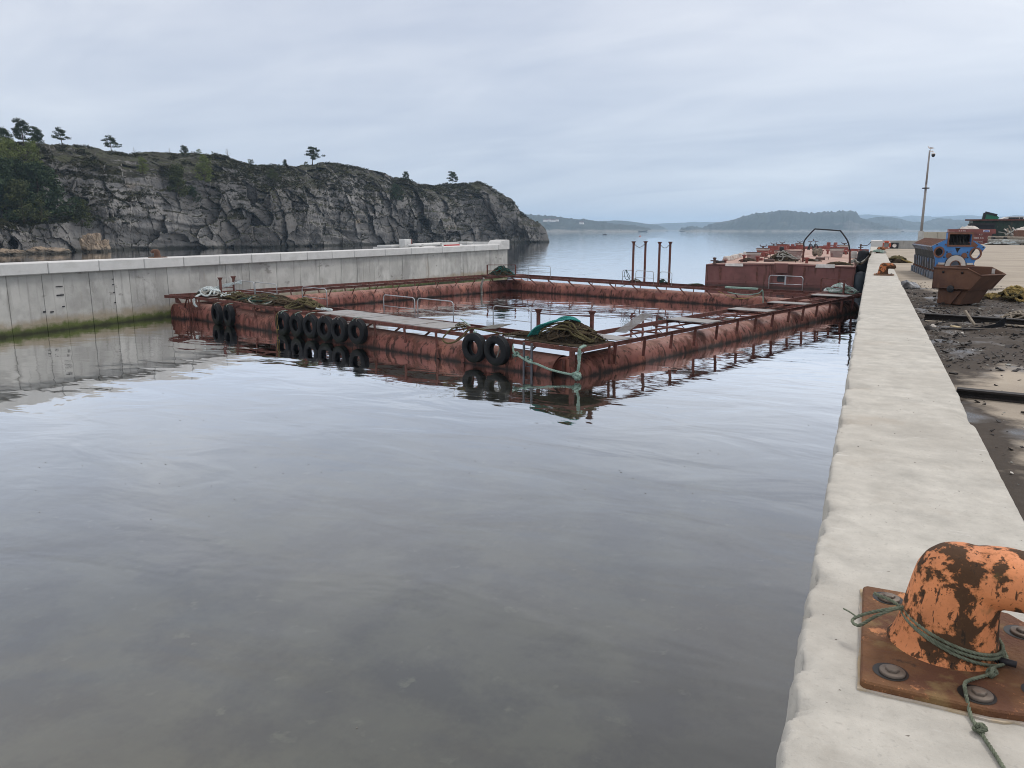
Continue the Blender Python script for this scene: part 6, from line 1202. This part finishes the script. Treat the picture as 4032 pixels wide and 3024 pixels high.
# ================================================================== trees and heather on the headland
m_bark = pbr('pine bark', (.075, .055, .042), .95, var=.3, vscale=2)
m_needle = pbr('pine needles', (.034, .052, .024), .9, var=.45, vscale=.6, spec=.2)
m_needle2 = pbr('olive needles', (.062, .072, .028), .9, var=.4, vscale=.6, spec=.2)
m_leaf = pbr('young birch leaves', (.12, .145, .040), .85, var=.35, vscale=.7, spec=.2)
m_heath = pbr('heather', (.030, .030, .016), .95, var=.5, vscale=.3, spec=.1, layers=[dict(c=(.055, .060, .022), s=.25, lo=.5, hi=.66, a=.8), dict(c=(.05, .032, .022), s=.4, lo=.56, hi=.7, a=.7, seed=4)])
CLf = CL.reshape(-1, 3)
_rel = CLf-np.array([0, 0, CAMZ]); _zc = _rel @ np.array(_fw); _ok = _zc > 1
CPX_ = CX+FPX*(_rel @ np.array(_rt))/_zc; CPY_ = CY-FPX*(_rel @ np.array(_up))/_zc
vis_v = np.tile(CLv <= 1.03, len(CLpx))
def on_cliff(px, py):
    d = (CPX_-px)**2*1.0+(CPY_-py)**2*1.0; d = np.where(vis_v, d, 1e12); i = int(np.argmin(d)); return Vector(CLf[i])
def leafclump(V, F, c, r, n, rs, size, flat=.55):
    q = rs.normal(size=(n, 3)); q /= np.linalg.norm(q, axis=1)[:, None]; q *= (rs.rand(n, 1)**.5)*r; q[:, 2] *= flat
    p = q+c; d1 = rs.normal(size=(n, 3)); d1 /= np.linalg.norm(d1, axis=1)[:, None]; d2 = np.cross(d1, rs.normal(size=(n, 3))); d2 /= np.linalg.norm(d2, axis=1)[:, None]+1e-9
    s = size*(0.5+rs.rand(n, 1)); o = sum(len(v) for v in V)
    V.append(np.stack([p-d1*s, p+d2*s*.5, p+d1*s, p-d2*s*.5], 1).reshape(-1, 3)); F.append(o+np.arange(n*4).reshape(n, 4))
def tree(kind, px, py, hpx, label, cat='tree', seed=0, wide=1.0, lean=0.0, grp='trees on the headland'):
    b = on_cliff(px, py); dist = (b-CAMP).dot(_fw); h = hpx*1.15*dist/FPX; rs = np.random.RandomState(seed+5); rnd = random.Random(seed)
    t = thing({'pine': 'pine_tree', 'bush': 'conifer_bush', 'birch': 'birch_tree', 'bare': 'bare_tree', 'shrub': 'shrub'}[kind], label, cat, b, grp)
    base = np.array(b)-np.array([0, 0, .3]); tr = MB(); V, F = [], []
    bend = np.array([lean*h*.25, rnd.uniform(-.05, .05)*h, 0])
    top = lambda f: base+np.array([0, 0, h*f*1.03])+bend*f**1.6
    tr.tube([top(f) for f in np.linspace(0, .93, 7)], [h*.028*(1-.85*f) for f in np.linspace(0, .93, 7)], 6)
    if kind == 'pine':
        nl = 13; lo = .30
    elif kind == 'bush': nl, lo = 18, .05
    elif kind == 'birch': nl, lo = 16, .12
    elif kind == 'shrub': nl, lo = 8, .02
    else: nl, lo = 12, .2
    for i in range(nl):
        f = lo+(1-lo)*(i+.5)/nl; a = i*2.4+rnd.uniform(-.5, .5)
        prof = {'pine': .42*(1.05-f)**.55+.05, 'bush': .46*(1.05-f)**.8+.06, 'birch': .30*math.sin(math.pi*min(1, f*.9+.12))+.05, 'shrub': .55, 'bare': .38*(1.1-f)+.05}[kind]
        L = h*prof*wide*rnd.uniform(.6, 1.15); p0 = top(f*.93); up_ = {'pine': .12, 'bush': .15, 'birch': .55, 'shrub': .5, 'bare': .8}[kind]
        d = np.array([math.cos(a), math.sin(a), up_*rnd.uniform(.3, 1.4)]); p1 = p0+d*L*.55; p2 = p0+d*L+np.array([0, 0, -.04*L])
        tr.tube([p0, p1, p2], [h*.010, h*.007, h*.003], 4)
        if kind == 'bare':
            for k in range(3):
                e = p1+(p2-p1)*rnd.random(); g = np.array([rnd.gauss(0, 1), rnd.gauss(0, 1), 1.0])*L*.22; tr.tube([e, e+g], [h*.004, h*.0015], 3)
            continue
        nlc = 3 if kind != 'shrub' else 2
        for k in range(nlc):
            c = p0+(p2-p0)*(.45+.6*k/nlc)+np.array([rnd.gauss(0, .05), rnd.gauss(0, .05), rnd.gauss(0.03, .03)])*h
            leafclump(V, F, c, h*{'pine': .15, 'bush': .16, 'birch': .14, 'shrub': .28}[kind]*rnd.uniform(.6, 1.15), {'pine': 80, 'bush': 75, 'birch': 48, 'shrub': 60}[kind], rs, h*{'pine': .026, 'bush': .028, 'birch': .022, 'shrub': .05}[kind], .5 if kind == 'pine' else .8)
    tr.build('trunk', m_bark, t)
    if V: npmesh('crown', np.concatenate(V), np.concatenate(F), {'pine': m_needle, 'bush': m_needle if seed % 3 else m_needle2, 'birch': m_leaf, 'shrub': m_needle2}[kind], False, t)
    return t
tree('pine', 95, 580, 92, 'tall dark pine with a flat broken crown on the wooded hilltop', seed=1, wide=1.15, lean=-.2)
tree('bush', 150, 578, 62, 'dense dark pine leaning on the tall one at the hilltop wood edge', seed=2, wide=1.1)
tree('bush', 20, 585, 70, 'dark round-topped pine in the hilltop wood behind the birches', seed=4, wide=1.2)
tree('pine', 243, 568, 56, 'lone windswept pine with layered branches on the bare skyline', seed=7, wide=1.5, lean=-.35)
tree('pine', 440, 598, 54, 'broad spreading pine on the skyline above the grey crag', seed=11, wide=1.6)
tree('bare', 527, 600, 24, 'tiny leafless birch on the skyline past the spreading pine', seed=13)
tree('bush', 729, 612, 34, 'small dark pine standing in a dip of the skyline', seed=14, wide=1.2)
tree('bare', 668, 604, 20, 'tiny bare sapling on the smooth grey rock brow', seed=15)
tree('birch', 782, 610, 22, 'small pale green bush beside the little dark skyline pine', seed=16, wide=1.4)
tree('shrub', 845, 616, 16, 'low grey-green shrub on the skyline', cat='shrub', seed=17)
tree('bare', 898, 620, 32, 'small leafless tree at the end of the level skyline', seed=18, wide=1.2)
tree('shrub', 988, 650, 20, 'small dark shrub where the skyline steps down', cat='shrub', seed=19)
tree('bush', 1124, 654, 24, 'small thin pine on the middle of the skyline', seed=20, wide=.8)
tree('pine', 1232, 648, 62, 'wide bushy pine crowning the middle of the headland', seed=22, wide=1.6)
tree('shrub', 1205, 654, 16, 'low dark shrub at the foot of the wide bushy pine', cat='shrub', seed=23)
tree('bush', 1598, 712, 32, 'dark little pine in the notch near the headland end', seed=25, wide=1.1)
tree('bare', 1650, 728, 14, 'tiny dead snag beyond the notch', seed=26)
tree('pine', 1782, 730, 48, 'lone small pine near the seaward end of the headland', seed=28, wide=1.25, lean=.1)
tree('shrub', 1745, 730, 10, 'tiny shrub beside the lone seaward pine', cat='shrub', seed=29)
tree('shrub', 1850, 726, 8, 'tiny heather tuft on the seaward brow', cat='shrub', seed=30)
tree('bush', 30, 868, 200, 'big dark green pine on the ledge above the low buttress', seed=31, wide=1.15)
tree('bush', 165, 872, 195, 'broad dark pine on the ledge in front of the tall cliff', seed=33+1, wide=1.35)
tree('bush', 95, 878, 140, 'shaggy olive pine between the two big ledge pines', seed=36, wide=1.3)
tree('bush', 325, 890, 90, 'yellow-olive bush at the right end of the wooded ledge', seed=39, wide=1.2)
tree('birch', 55, 690, 120, 'pale green birch in front of the hilltop pines', seed=40, wide=1.5)
tree('birch', 135, 680, 100, 'fresh green birch at the right edge of the hilltop wood', seed=41, wide=1.4)
tree('birch', -20, 680, 130, 'pale birch at the wood edge behind the ledge', seed=42, wide=1.4)
tree('bush', 80, 740, 95, 'dark pine below the birches on the wooded slope', seed=43, wide=1.5)
tree('bush', 10, 750, 110, 'dark shaggy pine at the foot of the birch slope', seed=44, wide=1.5)
tree('bush', 165, 735, 70, 'olive bush below the fresh green birch', seed=45, wide=1.5)
tree('birch', 562, 690, 62, 'slender pale birch growing in a gully of the cliff', seed=46)
tree('birch', 812, 735, 100, 'slender green birch growing high on the cliff face', seed=47)
tree('bush', 705, 770, 105, 'dark bush growing in a deep cleft of the cliff', seed=48, wide=1.0)
tree('bush', 760, 790, 50, 'dark low bush beside the cleft bush', seed=50, wide=1.4)
tree('bush', 1075, 710, 40, 'dark shrub patch on the ledge below the middle skyline', seed=51, wide=1.6)
tree('bush', 1560, 790, 55, 'green bush low in the seaward gully', seed=52, wide=1.4)
m_tan = pbr('tan rock', (.27, .21, .15), .9, var=.25, vscale=.5, bump=(1.5, .2), layers=[dict(c=(.12, .10, .085), s=(.7, .7, .3), lo=.52, hi=.66, a=.7), dict(k='z', c=(.03, .03, .024), s=.5, amp=1.0, lo=.9, hi=1.4, a=.85)])
def boulder(px, py, wpx, hpx, label, seed):
    b = onz(px, py, 0)*0.985; b.z = -.5; s = (b-CAMP).dot(_fw)/FPX; n = 44
    A, B = np.meshgrid(np.linspace(0, math.pi*.62, n//2), np.linspace(0, 2*math.pi, n), indexing='ij'); P = np.stack([np.sin(A)*np.cos(B)*wpx*s/2, np.sin(A)*np.sin(B)*wpx*s/2.4, np.cos(A)*hpx*s*1.05+.6], 2).reshape(-1, 3)
    f0, k0, c0 = facets(P/2.6+seed); f1, k1, c1 = facets(P/.9+seed*3); P *= (1+.22*c0+.30*f0+.10*c1+.1*f1-.10*np.clip(1-k0/.08, 0, 1))[:, None]
    o = npmesh('boulder', P+np.array(b), gridfaces(n//2, n), m_tan, False); tag(o, label, 'boulder')
boulder(372, 990, 100, 62, 'rounded tan boulder at the foot of the cliff beside the sea cave', 3)
boulder(415, 988, 44, 46, 'smaller tan boulder leaning on the rounded one at the cave edge', 8)
boulder(40, 1001, 120, 18, 'low tan and brown shore rock under the left buttress', 12)
boulder(180, 997, 150, 20, 'long low ochre shore rock below the wooded ledge', 15)
def heather():
    nrm = np.zeros_like(CL); a = CL[2:, 1:-1]-CL[:-2, 1:-1]; b = CL[1:-1, 2:]-CL[1:-1, :-2]; n = np.cross(a, b); n /= np.linalg.norm(n, axis=2)[..., None]+1e-9; nrm[1:-1, 1:-1] = n*np.sign(n[..., 2:3]+1e-9)
    P = CL.reshape(-1, 3); up_ = nrm.reshape(-1, 3)[:, 2]; vv = np.tile(CLv, len(CLpx)); pxr = np.repeat(CLpx, len(CLv))
    w = fbm(P/9.0+4, 3)+np.clip((700-pxr)/1500, 0, .35)
    ok = (up_ > .52) & (vv > .22) & (vv < 1.06) & (w > -.12); idx = np.flatnonzero(ok); rs = np.random.RandomState(5); idx = rs.choice(idx, min(12000, len(idx)), False)
    V, F = [], []
    for i in idx: leafclump(V, F, P[i]+np.array([0, 0, .12]), .35+.5*rs.rand(), 13, rs, .17, .5)
    o = npmesh('heather', np.concatenate(V), np.concatenate(F), m_heath, False); tag(o, 'dark heather and low scrub covering the ledges of the headland', 'heather', kind='stuff')
heather()
# ================================================================== far houses, boat, buoy
m_hw = pbr('white clapboard', (.72, .71, .69), .7); m_hr = pbr('far roof', (.12, .09, .085), .8)
def house(px, py, dist, w, label):
    p = atdist(px, py, dist); t = thing('far_house', label, 'house', p, 'houses on the far shore'); h = 4.5
    MB().box(p+Vector((0, 0, h/2)), (w, 7, h)).build('wall', m_hw, t)
    MB().add([tuple(p+Vector(q)) for q in ((-w/2-.4, -4, h), (w/2+.4, -4, h), (w/2+.4, 4, h), (-w/2-.4, 4, h), (-w/2-.4, 0, h+3), (w/2+.4, 0, h+3))], [(0, 1, 5, 4), (2, 3, 4, 5), (0, 4, 3), (1, 2, 5)]).build('roof', m_hr, t)
for px, py, w, lb in ((2148, 873, 11, 'white house low on the hazy shore next to the headland'), (2163, 872, 9, 'small white house second along the hazy shore'), (2176, 874, 14, 'long white house in the middle of the hazy shore cluster'), (2192, 872, 8, 'narrow white house at the cluster end on the hazy shore'), (2290, 883, 10, 'lone white house further along the hazy shore')):
    house(px, py, 1965, w, lb)
bp = onz(2382, 925, 0); bt = thing('rowing_boat', 'tiny dark open boat far out on the sound', 'boat', bp)
MB().add([tuple(bp+Vector(q)) for q in ((-2.2, 0, .1), (-1.4, -.8, -.2), (1.8, -.8, -.2), (1.8, .8, -.2), (-1.4, .8, -.2), (-2.6, 0, .8), (-1.5, -1, .6), (1.9, -1, .55), (1.9, 1, .55), (-1.5, 1, .6))], [(0, 1, 6, 5), (1, 2, 7, 6), (2, 3, 8, 7), (3, 4, 9, 8), (4, 0, 5, 9), (5, 6, 7, 8, 9)]).build('hull', m_black, bt)
MB().box(bp+Vector((.2, 0, .9)), (.5, .6, .8)).build('motor', m_black, bt)
bu = onz(2520, 931, 0); b2_ = thing('marker_buoy', 'tiny red marker buoy far out on the sound', 'buoy', bu); MB().lathe([(0, -.2), (.5, -.1), (.6, .2), (.5, .5), (.15, .6), (.1, 1.1), (0, 1.1)], bu, (0, 0, 1), 12).build('float_ball', m_buoy, b2_)

# ---- specks and scum drifting on the dock water
def flotsam():
    rnd = random.Random(77); m = MB()
    for i in range(80):
        t = rnd.random(); x, y = -16+12*t+rnd.gauss(0, 1.6), 8+9*t+rnd.gauss(0, 1.2)
        if i % 4 == 0: x, y = rnd.uniform(-20, -1), rnd.uniform(3.5, 22)
        s = rnd.uniform(.006, .02); a = rnd.uniform(0, 3.14); k = 5; m.prism([(math.cos(6.28*j/k)*s*rnd.uniform(.6, 1.3), math.sin(6.28*j/k)*s*.6) for j in range(k)], .004, (x, y, .001), (math.cos(a), math.sin(a), 0), (-math.sin(a), math.cos(a), 0))
    tag(m.build('flotsam', pbr('wet scum', (.16, .15, .13), .6, var=.4, vscale=3)), 'tiny specks of scum drifting on the dock water', 'flotsam', kind='stuff')
flotsam()
